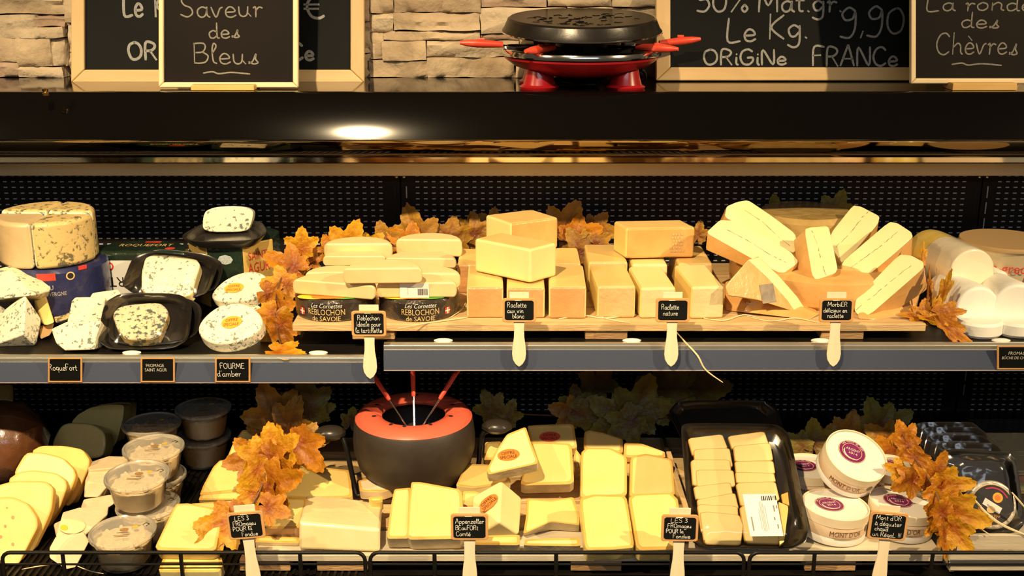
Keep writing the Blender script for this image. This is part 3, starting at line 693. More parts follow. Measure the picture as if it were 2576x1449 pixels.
def sector(name, c, r, h, a0, a1, mats, bevel, seg=3, n=14, gap=.0015, **tags):
    c = Vector(c); mid = R((a0+a1)/2); cc = c+Vector((math.sin(mid), -math.cos(mid), 0))*gap
    P = [cc]+[cc+Vector((math.sin(R(a0+(a1-a0)*i/n))*r, -math.cos(R(a0+(a1-a0)*i/n))*r, 0)) for i in range(n+1)]
    bm = bmesh.new(); m = len(mats)-1 if isinstance(mats, list) else 0
    prism(bm, P, [p+Vector((0, 0, h)) for p in P], m, m, mb=m, side=lambda i: 0 if i in (0, n+1) else m)
    return mk(name, bm, mats, None, bevel, seg, **tags)
OFFRE = [('OFFRE', -.62, .08, 1.2, .5), ('SPECIALE', -.78, -.62, 1.5, .5)]

# ---------------------------------------------------------------- middle shelf, blue cheeses
bw = 'blue cheese quarters standing in a wheel on the navy pack'
cen = atY(122, 600, 2.155); zb = 1.072
for k, (a0, a1, lab) in enumerate(((-92, 2, 'wrapped quarter wheel of blue cheese with smooth beige rind above the navy pack'), (2, 88, 'wrapped quarter wheel of blue cheese with speckled rind beside the smooth quarter'),
                                   (88, 178, 'rear quarter wheel of blue cheese behind the speckled quarter'), (178, 268, 'rear quarter wheel of blue cheese behind the smooth beige quarter'))):
    sector('blue_cheese_quarter', (cen.x, 2.158, zb), .0905 if k != 2 else .087, .089 if k < 2 else .094, a0, a1, [BLUE, M('rind_wrapped_beige', (.66, .47, .24), (.74, .55, .30), 14, .4, .35, 40, coat=.5) if k == 0 else BLUER], .009, label=lab, cat='cheese', group=bw)
nv = thing('wrapped_cheese', 'navy blue foil wrapped cheese wheel under the blue cheese quarters', 'cheese pack', (cen.x+.012, 2.15, ZL))
b = bmesh.new(); lathe(b, [(0, 0), (.088, 0), (.094, .006), (.094, .104), (.088, .111), (0, .112)], (cen.x+.012, 2.158, ZL), 48); mk('foil', b, FOILB, nv)
cyl = lambda cx, cy, r, z0, a0=0: (lambda x, y, h=0: Vector((cx+(r+h)*math.sin(a0+x/r), cy-(r+h)*math.cos(a0+x/r), z0+y)))
f = cyl(cen.x+.012, 2.158, .094, ZL+.07, R(8))
b = bmesh.new(); rect2(b, f, -.018, .022, .016, .036, .0006, n=4); mk('red_band', b, REDI, nv, smooth=False)
b = bmesh.new(); printed(b, 'BLEU', f, -.014, .004, .024, .009, .0009); printed(b, "D'AUVERGNE", f, -.018, -.008, .05, .008, .0009); mk('print', b, M('print_silver', (.5, .48, .45), None, rough=.4), nv, smooth=False)
b = bmesh.new(); disc2(b, f, .042, .028, .008, .008, .0006); mk('seal', b, GOLDI, nv, smooth=False); b = bmesh.new(); disc2(b, f, .042, .028, .0055, .0055, .0009); mk('seal_centre', b, BLACKI, nv, smooth=False)
b = bmesh.new(); rect2(b, f, .058, .036, .075, .044, .0006, n=3); mk('red_band', b, REDI, nv, smooth=False)
# roquefort half wheel
rq = atY(*q('B1', 1010, 690), 2.19)
rt = thing('wrapped_cheese_half', 'dark green foil half wheel of Roquefort with white label turned upside down', 'cheese pack', (rq.x, 2.2, ZL))
P = [Vector((rq.x+.102*math.cos(R(a)), 2.19+.10*math.sin(R(a)), ZL)) for a in range(0, 181, 12)]
b = bmesh.new(); prism(b, P, [p+Vector((0, 0, .116)) for p in P]); mk('foil', b, FOILG, rt, .010, 3)
f = lambda x, y, h=0: Vector((rq.x+x, 2.19-h, ZL+y))
b = bmesh.new(); rect2(b, f, -.066, .028, .0, .098, .0008); mk('paper_label', b, PAPER, rt, smooth=False)
b = bmesh.new(); g = lambda x, y, h=0: f(-x, .13-y, h); printed(b, 'ROQUEFORT', g, -.1, .062, .158, .024, .0014); mk('print', b, BLACKI, rt, smooth=False)
b = bmesh.new(); disc2(b, f, -.054, .086, .009, .009, .0014); mk('red_seal', b, REDI, rt, smooth=False); b = bmesh.new(); disc2(b, f, -.054, .086, .006, .006, .0018); mk('seal_centre', b, PAPER, rt, smooth=False)
f2 = lambda x, y, h=0: Vector((rq.x+x, 2.2+y, ZL+.116+h))
b = bmesh.new(); printed(b, 'ROQUEFORT', f2, -.045, .025, .105, .022, .0008); mk('print', b, GOLDI, rt, smooth=False)
b = bmesh.new(); disc2(b, f2, .062, .012, .010, .008, .0008); mk('red_seal', b, REDI, rt, smooth=False); b = bmesh.new(); rect2(b, f2, -.002, .058, .03, .068, .0008); mk('red_band', b, REDI, rt, smooth=False)
# octagonal pack
sa = atY(*q('B1', 1655, 500), 2.2); cx, cy = sa.x, 2.272
st = thing('octagonal_cheese_pack', 'octagonal green and gold cheese pack with red lettering under a black tray', 'cheese pack', (cx, cy, ZL))
b = bmesh.new(); P = [Vector((cx+.092*math.sin(R(22.5+45*k)), cy-.092*math.cos(R(22.5+45*k)), ZL)) for k in range(8)]
prism(b, P, [p+Vector((0, 0, .131)) for p in P], 0, 0, mb=0, side=lambda i: 0 if i % 2 == 1 else 1); mk('carton', b, [FOILG, FOILY], st, .004, 2)
ap = .092*math.cos(R(22.5)); D = Vector((math.sin(R(45)), -math.cos(R(45)), 0)); U = Vector((math.cos(R(45)), math.sin(R(45)), 0))
f = lambda x, y, h=0: Vector((cx, cy, ZL))+D*(ap+h)+U*x+Vector((0, 0, y))
b = bmesh.new(); printed(b, 'SAINT', f, -.024, .096, .044, .016, .0009); printed(b, 'AGUR', f, -.026, .070, .05, .020, .0009); mk('print', b, REDI, st, smooth=False)
f = lambda x, y, h=0: Vector((cx+x, cy-ap-h, ZL+y)); b = bmesh.new(); disc2(b, f, 0, .10, .015, .010, .0008, n=8); mk('silver_seal', b, M('print_silver2', (.55, .6, .62), (.3, .35, .36), 300, .3), st, smooth=False)
zt = ZL+.1335
t, pl = tray('black foam tray holding a blue cheese wedge on top of the octagonal pack', qs('B1', [(1305, 330), (1520, 215), (1905, 215), (1960, 300), (1860, 365), (1400, 372)]), Vector((cx, 2.245, zt+.018)), 84, 0, .014, .18)
slab('blue_cheese_wedge', qs('B1', [(1475, 302), (1480, 190), (1500, 145), (1570, 118), (1700, 110), (1800, 120), (1850, 150), (1838, 225), (1805, 302)]), atY(*q('B1', 1640, 302), 2.24), 12, 8, .05, [BLUE, BLUEL], 'wedge of blue cheese on the black tray above the octagonal pack', rnd=.2, bevel=.003)
# foam trays leaning on the shelf front
gt = 'film wrapped trays of blue cheese'
t2at = atZ(*q('B1', 1030, 1158), ZL+.006)
tray('black foam tray edge showing under the front wrapped tray of blue cheese', qs('B1', [(830, 770), (1490, 775), (1440, 1105), (760, 1130)]), t2at+Vector((0, .020, .004)), 62, 4, .014, .2, group=None)
t, pl = tray('film wrapped black tray with a mottled blue cheese piece nearest the price rail', qs('B1', [(775, 742), (1412, 748), (1372, 1152), (690, 1162)]), t2at, 60, 2, .014, .17, film=.016)
slab('blue_cheese_piece', qs('B1', [(815, 900), (850, 850), (920, 825), (1160, 805), (1215, 850), (1230, 890), (1195, 980), (1150, 1075), (915, 1085), (850, 1000)]), pl.hit(*q('B1', 1000, 1000))+pl.n*.010, 60, 2, .023, [BLUED, BLUER], 'mottled blue cheese piece wrapped in the tray nearest the price rail', bevel=.005, rnd=.2)
t1at = atY(*q('B1', 1190, 775), 2.075)
tray('empty looking black tray behind the tray of pale blue cheese', qs('B1', [(1050, 402), (1655, 480), (1570, 770), (920, 720)]), t1at+Vector((0, .035, .004)), 58, -3, .014, .2)
t, pl = tray('film wrapped black tray with a pale blue cheese slab in front of the Roquefort', qs('B1', [(985, 432), (1610, 490), (1505, 792), (865, 742)]), t1at, 56, -4, .014, .17, film=.018)
slab('blue_cheese_piece', qs('B1', [(1028, 745), (1028, 590), (1055, 485), (1120, 455), (1250, 460), (1430, 490), (1460, 535), (1425, 640), (1395, 770)]), pl.hit(*q('B1', 1200, 600))+pl.n*.012, 56, -4, .025, [BLUEL, PALE], 'pale blue cheese slab wrapped in the tray in front of the Roquefort', bevel=.005, rnd=.15)
# fourme d'ambert rounds with stickers
gf = 'small fourme rounds beside the leaf garland'
F1 = [(1530, 775), (1560, 710), (1640, 640), (1750, 590), (1860, 578), (1940, 610), (1968, 670), (1930, 730), (1840, 790), (1720, 808), (1600, 805)]
F2 = [(1435, 1005), (1470, 930), (1560, 850), (1660, 812), (1780, 813), (1870, 860), (1917, 930), (1900, 1000), (1820, 1060), (1700, 1105), (1560, 1112), (1470, 1070)]
def fourme(poly, at, lean, yaw, th, lab, st):
    o, pl = slab('fourme_round', qs('B1', poly), at, lean, yaw, th, [BLUEL, RINDG if 0 else BLUEL], lab, group=gf, bevel=.006, rnd=.25)
    for cx_, cy_, rx, ry, rot in st: sticker(o, pl, *q('B1', cx_, cy_), rx*.345, ry*.345, rot, YEST, OFFRE, REDI, h=.0012)
fourme([(x+55, y+28) for x, y in F1], atY(*q('B1', 1780, 820), 2.115), 52, -14, .03, 'round of blue veined fourme mostly hidden behind the upper stickered round', [])
fourme([(x+40, y-12) for x, y in F2], atY(*q('B1', 1700, 1080), 2.03), 55, -14, .026, 'round of blue veined fourme tucked behind the lower stickered round', [])
fourme(F1, atY(*q('B1', 1720, 808), 2.075), 55, -14, .028, 'upper blue veined fourme round with turned orange sticker', [(1708, 710, 74, 36, 6)])
fourme(F2, atZ(*q('B1', 1600, 1140), ZL+.022), 58, -12, .030, 'lower blue veined fourme round with orange sticker near the price rail', [(1690, 960, 76, 44, 8)])
# loose blue cheese wedges at the left end
gl = 'loose blue cheese wedges'
hull('blue_cheese_wedge', hr('B1', [(-70, 580, 2.06), (115, 535, 2.10), (165, 545, 2.11), (375, 705, 2.045), (362, 735, 2.035), (250, 762, 1.995), (95, 592, 2.05), (-70, 795, 2.0), (330, 810, 2.09), (-70, 810, 2.1)]), BLUE, 'blue cheese wedge lying on top of the loose wedges in front of the navy pack', group=gl)
hull('blue_cheese_wedge', hr('B1', [(185, 760, 2.0), (150, 770, 2.01), (168, 1045, 1.935), (-90, 960, 2.03), (-90, 1165, 1.955), (300, 932, 2.005), (300, 965, 2.0), (268, 1128, 1.962), (20, 1165, 1.965), (180, 1140, 2.03), (-60, 1140, 2.05)]), BLUEL, 'pointed pale blue cheese wedge standing at the front of the loose wedges', group=gl)
hull('blue_cheese_wedge', hr('B1', [(-80, 825, 2.05), (0, 832, 2.04), (78, 888, 2.03), (20, 960, 2.02), (-80, 970, 2.03), (40, 900, 2.09), (-80, 900, 2.1)]), BLUEL, 'blue cheese end behind the pointed pale wedge', group=gl)
hull('blue_cheese_wedge', hr('B1', [(245, 790, 2.055), (290, 733, 2.065), (335, 755, 2.06), (402, 962, 2.0), (330, 985, 1.995), (300, 940, 2.01), (360, 960, 2.08), (260, 930, 2.08)]), YEL, 'narrow plain yellow wedge between the pointed wedge and the blue slabs', group=gl)
slab('blue_cheese_wedge', qs('B1', [(325, 748), (390, 738), (590, 768), (520, 925), (400, 965), (360, 840)]), atY(*q('B1', 450, 950), 2.06), 50, 6, .04, [BLUER, BLUE], 'beige blue cheese wedge behind the narrow yellow wedge', group=gl)
slab('blue_cheese_wedge', qs('B1', [(520, 800), (545, 770), (770, 768), (745, 950), (485, 962)]), atY(*q('B1', 610, 955), 2.01), 55, 0, .04, [BLUE, BLUEL], 'upper white blue cheese slab left of the wrapped trays', group=gl)
slab('blue_cheese_wedge', qs('B1', [(368, 1005), (480, 952), (740, 940), (700, 1060), (690, 1160), (470, 1167), (405, 1112)]), atZ(*q('B1', 560, 1163), ZL+.008), 42, 0, .045, [BLUE, BLUEL], 'lower white blue cheese slab lying left of the front wrapped tray', group=gl)
slab('blue_cheese_wedge', qs('B1', [(650, 775), (672, 738), (860, 712), (885, 745), (790, 790)]), atY(*q('B1', 760, 780), 2.07), 60, 0, .05, [BLUE, BLUEL], 'small blue cheese end below the upside down label', group=gl)
hull('shadowed_rind_piece', hr('B1', [(285, 985, 2.02), (398, 962, 2.03), (372, 1052, 1.99), (288, 1090, 1.985), (300, 1000, 2.07), (380, 1000, 2.08)]), RINDB, 'brownish shadow built as a rind piece in the gap below the narrow yellow wedge')  # brownish shadow below the wedge, built as a solid piece of rind
# ---------------------------------------------------------------- middle shelf, wooden pallet
ZP = 1.0085
pal = thing('wooden_pallet', 'low wooden pallet board on blocks carrying reblochon, raclette and morbier', 'pallet', (.2, 2.1, ZR))
xa, xb = atY(735, 822, 1.942).x, atY(2330, 822, 1.942).x
y = 1.942
for k in range(4):
    b = bxo(xa+(.004*k if k else 0), xb-.003*(k % 2), y, y+.098, ZP-.0145, ZP)
    mk('plank', b, PINE, pal, .002); y += .104
for px in (940, 1525, 2118):
    p = atY(px, 845, 1.95); mk('block', bxo(p.x-.038, p.x+.038, 1.947, 2.33, ZR, ZP-.0145), PINEB, pal, .002)
# reblochon
def rebl_pack(px, lab, sgn):
    c = atZ(px, 790, ZP); cx, cy, r = c.x, 2.022, .0735
    t = thing('reblochon_pack', lab, 'cheese pack', (cx, cy, ZP), 'black wrapped reblochons')
    b = bmesh.new(); lathe(b, [(0, 0), (r-.004, 0), (r, .004), (r, .034), (r-.004, .039), (0, .0395)], (cx, cy, ZP), 56); mk('wrapper', b, FOILK, t)
    f = cyl(cx, cy, r, ZP, R(sgn*6)); b = bmesh.new()
    printed(b, 'Les Cornettes', f, -.028, .0265, .056, .0085, .0008, italic=.004); mk('print', b, PAPER, t, smooth=False)
    b = bmesh.new(); printed(b, 'REBLOCHON', f, -.034, .0135, .068, .011, .0008); printed(b, 'de SAVOIE', f, -.026, .0025, .052, .009, .0008); mk('print', b, GOLDI, t, smooth=False)
    x = -.056 if sgn < 0 else .047
    b = bmesh.new(); rect2(b, f, x, .010, x+.012, .022, .0008, n=2); mk('flag', b, REDI, t, smooth=False)
    b = bmesh.new(); rect2(b, f, x+.0045, .010, x+.0075, .022, .0012); rect2(b, f, x, .0148, x+.012, .0172, .0012, n=2); mk('flag_cross', b, PAPER, t, smooth=False)
    b = bmesh.new()
    f3 = lambda X, Y_, h=0: Vector((cx+X, cy+Y_, ZP+.0395+h))
    for k, m in enumerate((M('print_yellow', (.85, .6, .05), None, rough=.4), M('print_green', (.12, .4, .05), None, rough=.4), ORST)):
        bb = bmesh.new(); disc2(bb, f3, (-.03, .02, -.005)[k], -.045, .032, .017, .0006+.0004*k); mk('label_print', bb, m, t, smooth=False)
rebl_pack(842, 'black wrapped reblochon with gold lettering left of the Reblochon sign', -1)
rebl_pack(1053, 'black wrapped reblochon with gold lettering right of the Reblochon sign', 1)
gh = 'halved reblochons'
RBR = M('reblochon_rind', (.82, .63, .29), (.88, .71, .38), 12, .5, .2, 50)
RBC = M('reblochon_paste', (.74, .53, .23), (.82, .63, .32), 18, .45, .12, 70, coat=.25)
def half(x0, x1, Y, z, h, yaw, lab, roll=0):
    c = atY((x0+x1)/2, 700, Y); k = mpp(Vector((c.x, Y, z))); r = (x1-x0)*k/2/math.cos(R(yaw)); c = Vector(((((x0+x1)/2)-1288)*k, Y, z))
    P = [Vector((r*math.cos(R(a)), r*.92*math.sin(R(a)), 0)) for a in range(0, 181, 9)]
    mt = Matrix.Translation(c) @ Matrix.Rotation(R(yaw), 4, 'Z') @ Matrix.Rotation(R(roll), 4, 'Y')
    L = []
    for s, hh in ((.93, 0), (.985, h*.18), (1, h*.45), (.985, h*.78), (.93, h*.96)):
        L.append([mt @ Vector((p.x*s, p.y*s, hh)) for p in P])
    b = bmesh.new(); n = len(P); Vs = [[b.verts.new(p) for p in l] for l in L]
    for A, B in zip(Vs, Vs[1:]):
        for i in range(n):
            j = (i+1) % n; b.faces.new((A[i], A[j], B[j], B[i])).material_index = 1 if j else 0
    b.faces.new(Vs[0]).material_index = 1; b.faces.new(Vs[-1][::-1]).material_index = 1
    o = mk('reblochon_half', b, [RBC, RBR], None, .004, 3, lim=28, label=lab, cat='cheese', group=gh); return o, mt
half(512, 0, 1, 1, 1, 0, '') if 0 else None
B2x = lambda x: 640+x*.34503
half(B2x(520), B2x(965), 2.14, ZP, .056, 2, 'halved reblochon hidden at the bottom of the rear left stack'); half(B2x(985), B2x(1475), 2.14, ZP, .056, -2, 'halved reblochon hidden at the bottom of the rear right stack')
half(B2x(1030), B2x(1518), 2.19, 1.065, .037, -2, 'topmost rear reblochon half next to the leaves and raclette')
half(B2x(505), B2x(1010), 2.165, 1.066, .034, 1, 'halved reblochon at the back below the orange leaves')
half(B2x(500), B2x(960), 2.12, 1.066, .020, 1, 'thin halved reblochon lying behind the front left halves')
half(B2x(950), B2x(1475), 2.105, 1.066, .020, -2, 'thin halved reblochon lying behind the front right halves')
half(B2x(372), B2x(830), 2.035, 1.049, .030, 2, 'halved reblochon behind the one on the left black pack')
half(B2x(1010), B2x(1503), 2.025, 1.049, .031, -3, 'halved reblochon with rounded end behind the barcoded half')
half(B2x(266), B2x(888), 1.972, 1.049, .028, -11, 'halved reblochon resting on the left black pack', 1.2)
o, mt = half(B2x(892), B2x(1478), 1.968, 1.049, .029, 1, 'halved reblochon with a barcode label on the right black pack')
f = lambda x, y, h=0: mt @ Vector((x, -h, y))
b = bmesh.new(); rect2(b, f, -.030, .0005, .022, .027, .0012); lb = mk('barcode_label', b, PAPER, o, smooth=False)
b = bmesh.new(); x = .002
while x < .018: wdt = random.choice((.0004, .0008, .0011)); rect2(b, f, x, .005, x+wdt, .017, .0017); x += wdt+random.choice((.0005, .0008))
rect2(b, f, -.016, .006, -.0156, .019, .0017); rect2(b, f, -.016, .019, -.004, .0194, .0017); mk('bars', b, BLACKI, lb, smooth=False, kind='stuff')
half(B2x(645), B2x(1228), 1.955, 1.0785, .030, 0, 'halved reblochon lying across the two front halves', -.6)

# raclette blocks
gv, gn = 'orange raclette blocks behind the vin blanc sign', 'pale raclette blocks behind the nature sign'
def block(x0, x1, Y, L, h, mats, lab, grp, region='B3', yaw=0, z=None, bevel=.005):
    z = ZP if z is None else z
    k = mpp(Vector((0, Y, z+h/2))); X = lambda x: ((q(region, x, 0)[0])-1288)*k
    a, c = X(x0), X(x1); m = Matrix.Translation(((a+c)/2, Y, z)) @ Matrix.Rotation(R(yaw), 4, 'Z'); wd = (c-a)/2
    b = bmesh.new(); v = [b.verts.new(m @ Vector(p)) for p in ((-wd, 0, 0), (wd, 0, 0), (wd, L, 0), (-wd, L, 0), (-wd, 0, h), (wd, 0, h), (wd, L, h), (-wd, L, h))]
    for fc, mi in (((0, 3, 2, 1), 1), ((4, 5, 6, 7), 2), ((0, 1, 5, 4), 1), ((1, 2, 6, 5), 0), ((2, 3, 7, 6), 1), ((3, 0, 4, 7), 0)): b.faces.new([v[i] for i in fc]).material_index = mi
    return mk('raclette_block', b, mats, None, bevel, 3, label=lab, cat='cheese', group=grp)
RV = [M('raclette_paste', (.90, .70, .28), (.92, .75, .36), 14, .45, .1, 60, coat=.3), PEACH, M('raclette_top', (.84, .55, .18), (.88, .63, .24), 14, .45, .12, 60, coat=.3)]
RN = [YEL, M('raclette_tan', (.62, .42, .17), (.72, .52, .25), 22, .42, .6, 75, coat=.8), RV[2]]
RN2 = [YEL, M('raclette_pale', (.72, .57, .28), (.82, .68, .38), 20, .42, .5, 75, coat=.8), RV[0]]
block(100, 366, 1.973, .148, .0585, RV, 'orange raclette block in the front row next to the reblochons', gv, yaw=1)
block(390, 668, 1.972, .148, .0575, RV, 'orange raclette block standing directly behind the vin blanc sign', gv)
block(698, 970, 1.970, .150, .0600, RV, 'orange raclette block in the front row right of the vin blanc sign', gv, yaw=-1)
block(30, 275, 2.128, .125, .058, RV, 'orange raclette block in the second row against the rear reblochons', gv); block(330, 610, 2.128, .12, .056, RV, 'orange raclette block hidden in the second row under the stacked blocks', gv); block(655, 930, 2.128, .125, .0595, RV, 'orange raclette block in the second row right of the stacked blocks', gv)
block(1052, 1330, 1.973, .15, .0600, RN, 'tan raclette block in the front row nearest the vin blanc blocks', gn, yaw=2); block(1362, 1622, 1.972, .145, .0575, RN2, 'pale raclette block in the front row partly behind the nature sign', gn, yaw=3); block(1732, 1976, 1.970, .15, .0600, RN2, 'pale raclette block in the front row between the nature sign and the morbier', gn, yaw=4)
block(985, 1270, 2.138, .14, .0600, RN, 'raclette block in the second row under the left end of the stamped block', gn); block(1300, 1560, 2.132, .14, .057, RN2, 'raclette block in the second row under the middle of the stamped block', gn); block(1640, 1890, 2.135, .14, .058, RN, 'raclette block in the second row behind the pale block by the morbier', gn)
def block4(base, z, h, mats, lab, grp, faces=(0, 1, 0, 1)):
    P = [atZ(*q('B3', *p), z) for p in base]; P.append(P[0]+P[2]-P[1]); b = bmesh.new()
    prism(b, P, [p+Vector((0, 0, h)) for p in P], 1, 1, mb=2, side=lambda i: faces[i]); return mk('raclette_block', b, mats, None, .0055, 3, label=lab, cat='cheese', group=grp)
block4([(765, 420), (420, 470), (235, 400)], ZP+.0605, .064, [RV[0], ORANGE, RV[2]], 'orange sided raclette block stacked behind the pale angled block', 'raclette blocks stacked on top', faces=(1, 0, 1, 0))
block4([(755, 622), (562, 676), (155, 588)], ZP+.0605, .0635, RV, 'pale raclette block set at an angle on top of the front row', 'raclette blocks stacked on top', faces=(0, 0, 0, 0))
o = block4([(1757, 487), (1256, 497), (1164, 436)], ZP+.0605, .061, [RN[0], ORANGE, RV[2]], 'orange raclette block with a grey stamp on top of the nature blocks', 'raclette blocks stacked on top', faces=(1, 0, 1, 0))
A, B_ = atZ(*q('B3', 1256, 497), ZP+.0605), atZ(*q('B3', 1757, 487), ZP+.0605); u = (B_-A).normalized(); nn = u.cross(Vector((0, 0, 1)))
f = lambda x, y, h=0: A+u*x+Vector((0, 0, y))+nn*h
b = bmesh.new()
for k in range(6):
    x = .088+random.uniform(-.004, .004)
    for j in range(5):
        if random.random() < .8: rect2(b, f, x, .012+.0066*k, x+.0045, .0165+.0066*k, .0008); x += .0056
mk('stamp', b, M('stamp_grey', (.52, .36, .16), (.75, .48, .18), 260, .6), o, smooth=False, kind='stuff')

# morbier
wc = atY(2068, 700, 2.175); WC = Vector((wc.x, 2.182, ZP))
b = bmesh.new(); lathe(b, [(0, 0), (.168, 0), (.177, .008), (.180, .03), (.177, .052), (.168, .059), (0, .061)], WC, 72); mk('morbier_round', b, ORANGE, None, label='large wrapped morbier wheel with orange brown rind under the wedges', cat='cheese')
wr = atY(2020, 560, 2.30); b = bmesh.new(); lathe(b, [(0, 0), (.088, 0), (.096, .006), (.097, .056), (.088, .066), (0, .07)], (wr.x+.002, 2.292, ZP+.0615), 48); mk('wrapped_cheese', b, M('rind_wrapped_dark', (.40, .26, .08), (.55, .38, .14), 30, .3, .6, 40, coat=.8), None, label='dark film wrapped cheese wheel behind the fan of morbier wedges', cat='cheese')
gm = 'fan of morbier wedges'
MOR = M('morbier_paste', (.91, .76, .36), (.94, .82, .45), 14, .42, .12, 60, coat=.3)
ASH = M('ash_line', (.16, .14, .10), (.35, .30, .2), 120, .7)
def morbier(poly, at, lean, yaw, th, line, lab, taper=None, rind=None, drop=None, wob=5, rnd=.12):
    o, pl = slab('morbier_wedge', qs('B4', poly), at, lean, yaw, th, [MOR, ORANGE], lab, group=gm, bevel=.004, rnd=rnd, taper=taper, rind=rind, drop=drop)
    if line:
        b = bmesh.new(); pp = [Vector((x, y, 0)) for x, y in line]; n = 22
        for s in range(n):
            if random.random() < .22: continue
            seg = []
            for tt in (s/n, (s+.95)/n):
                i = min(int(tt*(len(pp)-1)), len(pp)-2); ff = tt*(len(pp)-1)-i; v = pp[i].lerp(pp[i+1], ff); jj = noise.noise((v.x*.05, v.y*.05, tt*30))*wob
                seg.append(pl.uv(pl.hit(*q('B4', v.x+jj, v.y+jj))))
            ribbon(b, seg, random.choice((.0003, .0004, .0007)), pl.at, .0007)
        mk('ash_line', b, ASH, o, smooth=False, kind='stuff')
    return o, pl
morbier([(255, 110), (330, 78), (400, 65), (432, 76), (600, 190), (758, 310), (772, 400), (748, 456), (460, 300), (240, 190)], atY(*q('B4', 745, 450), 2.12), 52, 16, .045, [(385, 140), (520, 230), (640, 345), (740, 420)], 'morbier wedge at the upper left of the fan, highest one', rind=(-1, .3))
morbier([(1175, 103), (1235, 112), (1372, 183), (1358, 240), (1190, 440), (1095, 528), (1020, 420), (1010, 310)], atY(*q('B4', 1095, 528), 2.12), 50, -14, .045, [(1300, 145), (1240, 200), (1130, 340), (1040, 420)], 'morbier wedge at the back right of the fan with a bold ash line', rind=(1, .2))
morbier([(115, 292), (205, 210), (290, 214), (470, 295), (720, 440), (785, 518), (660, 606), (430, 486), (120, 312)], atY(*q('B4', 660, 606), 2.055), 48, 12, .036, [(260, 285), (420, 370), (560, 460), (690, 525)], 'long morbier wedge at the left of the fan above the labelled wedge', taper=(.25, 1, 'u'), drop=(0, .25, -1))
morbier([(1438, 224), (1500, 233), (1600, 298), (1614, 335), (1450, 480), (1282, 618), (1200, 562), (1092, 540), (1112, 503)], atY(*q('B4', 1282, 618), 2.06), 48, -12, .042, [(1500, 300), (1380, 400), (1250, 500), (1160, 560)], 'long morbier wedge at the right of the fan with a faint ash line', taper=(.3, 1, '-u'), rind=(1, .3), drop=(.15, .3, -1))
o, pl = morbier([(822, 276), (870, 262), (1000, 252), (1030, 380), (1073, 592), (886, 657)], atY(*q('B4', 980, 650), 2.022), 46, -4, .04, [(870, 275), (920, 400), (945, 520), (978, 615)], 'short morbier wedge in the middle of the fan pointing up', rind=(-1, .2), drop=(-.35, .6, -.7))
gb = 'morbier wedges standing on the pallet board'
hull('morbier_wedge', hr('B4', [(240, 662, 2.05), (300, 640, 2.06), (935, 900, 1.985), (862, 957, 1.962), (450, 893, 1.985), (240, 882, 2.02), (500, 800, 2.12), (260, 800, 2.12), (900, 860, 2.04)]), [ORANGE], 'flat morbier wedge lying under the labelled standing wedge', group=gb)
lm, pl = slab('morbier_wedge', qs('B4', [(410, 500), (285, 640), (240, 700), (262, 770), (480, 800), (760, 890), (700, 800), (560, 640)]), atY(*q('B4', 740, 886), 1.985), 24, 24, .03, [ORANGE, MOR], 'morbier wedge with a paper label standing left of the Morbier sign', group=gb, bevel=.003, drop=(.75, .62, .05))
c0 = pl.hit(*q('B4', 560, 760)); fL = lambda x, y, h=0: pl.at(*[a+b for a, b in zip(pl.uv(c0), (x, y))], h)
b = bmesh.new(); rect2(b, fL, -.016, -.014, .014, .02, .0008); lb = mk('paper_label', b, M('label_grey', (.35, .28, .2), (.16, .13, .1), 60, .5, coat=.5), lm, smooth=False)
c1_ = pl.hit(*q('B4', 450, 800)); fT = lambda x, y, h=0: pl.at(*[a+b for a, b in zip(pl.uv(c1_), (x, y))], h)
b = bmesh.new(); printed(b, 'Morbier', fT, -.016, -.008, .022, .007, .0008); mk('print', b, BLACKI, lm, smooth=False)
hull('morbier_wedge', hr('B4', [(1668, 738, 2.06), (1600, 940, 2.0), (1320, 968, 1.962), (1215, 940, 1.965), (1200, 900, 1.97), (1560, 760, 2.09), (1300, 880, 2.06), (1640, 860, 2.1)]), [ORANGE], 'flat orange morbier wedge under the upright wedge at the end of the pallet', group=gb)
morbier([(1510, 462), (1600, 468), (1692, 518), (1686, 565), (1480, 745), (1300, 902), (1215, 912), (1186, 872), (1196, 785)], atY(*q('B4', 1260, 905), 1.975), 44, -26, .060, [(1640, 520), (1500, 620), (1350, 745), (1200, 870)], 'thick morbier wedge leaning right of the Morbier sign', rind=(1, .3), drop=(.35, .45, -.85), taper=(.35, 1, '-u'))
# goat cheeses at the right end
A = atY(*q('B4', 1715, 445), 2.27); B_ = atY(*q('B4', 2045, 600), 2.10)
gt_ = thing('wrapped_goat_log', 'film wrapped goat cheese log with a yellow band', 'cheese', (B_.x, B_.y, B_.z-.05))
d = (B_-A).normalized(); b = bmesh.new(); n = 14
tube(b, [A.lerp(B_, k/n) for k in range(n+1)], [.030]+[.047]*3+[.0485]*(n-5)+[.048, .046], 32); mk('log', b, M('log_wrap', (.84, .74, .52), (.90, .82, .62), 9, .25, .3, 30, coat=.8), gt_, .004, 2, lim=50)
b = bmesh.new(); tube(b, [A.lerp(B_, .02+.08*k) for k in range(6)], [.0476]+[.0492]*5, 32, False); mk('yellow_band', b, M('band_yellow', (.82, .56, .10), (.86, .66, .2), 30, .3, .2, 60, coat=.7), gt_)
gg = 'white goat cheese rounds'
def goat(p0, p1, r0, r1, lab, grp=gg):
    b = bmesh.new(); n = 10; tube(b, [p0.lerp(p1, k/n) for k in range(n+1)], [r0*.9]+[r0+(r1-r0)*k/n for k in range(1, n)]+[r1*.92], 32); return mk('goat_cheese_log', b, WHITE, None, .005, 3, lim=40, label=lab, cat='cheese', group=grp)
goat(atY(*q('B4', 1830, 715), 2.14), atY(*q('B4', 2085, 862), 2.00), .036, .044, 'white goat cheese log lying beside the yellow leaf sprig')
goat(atY(*q('B4', 2200, 700), 2.13), atY(*q('B4', 2370, 850), 2.00), .030, .046, 'white goat cheese log in front of the cream tub')
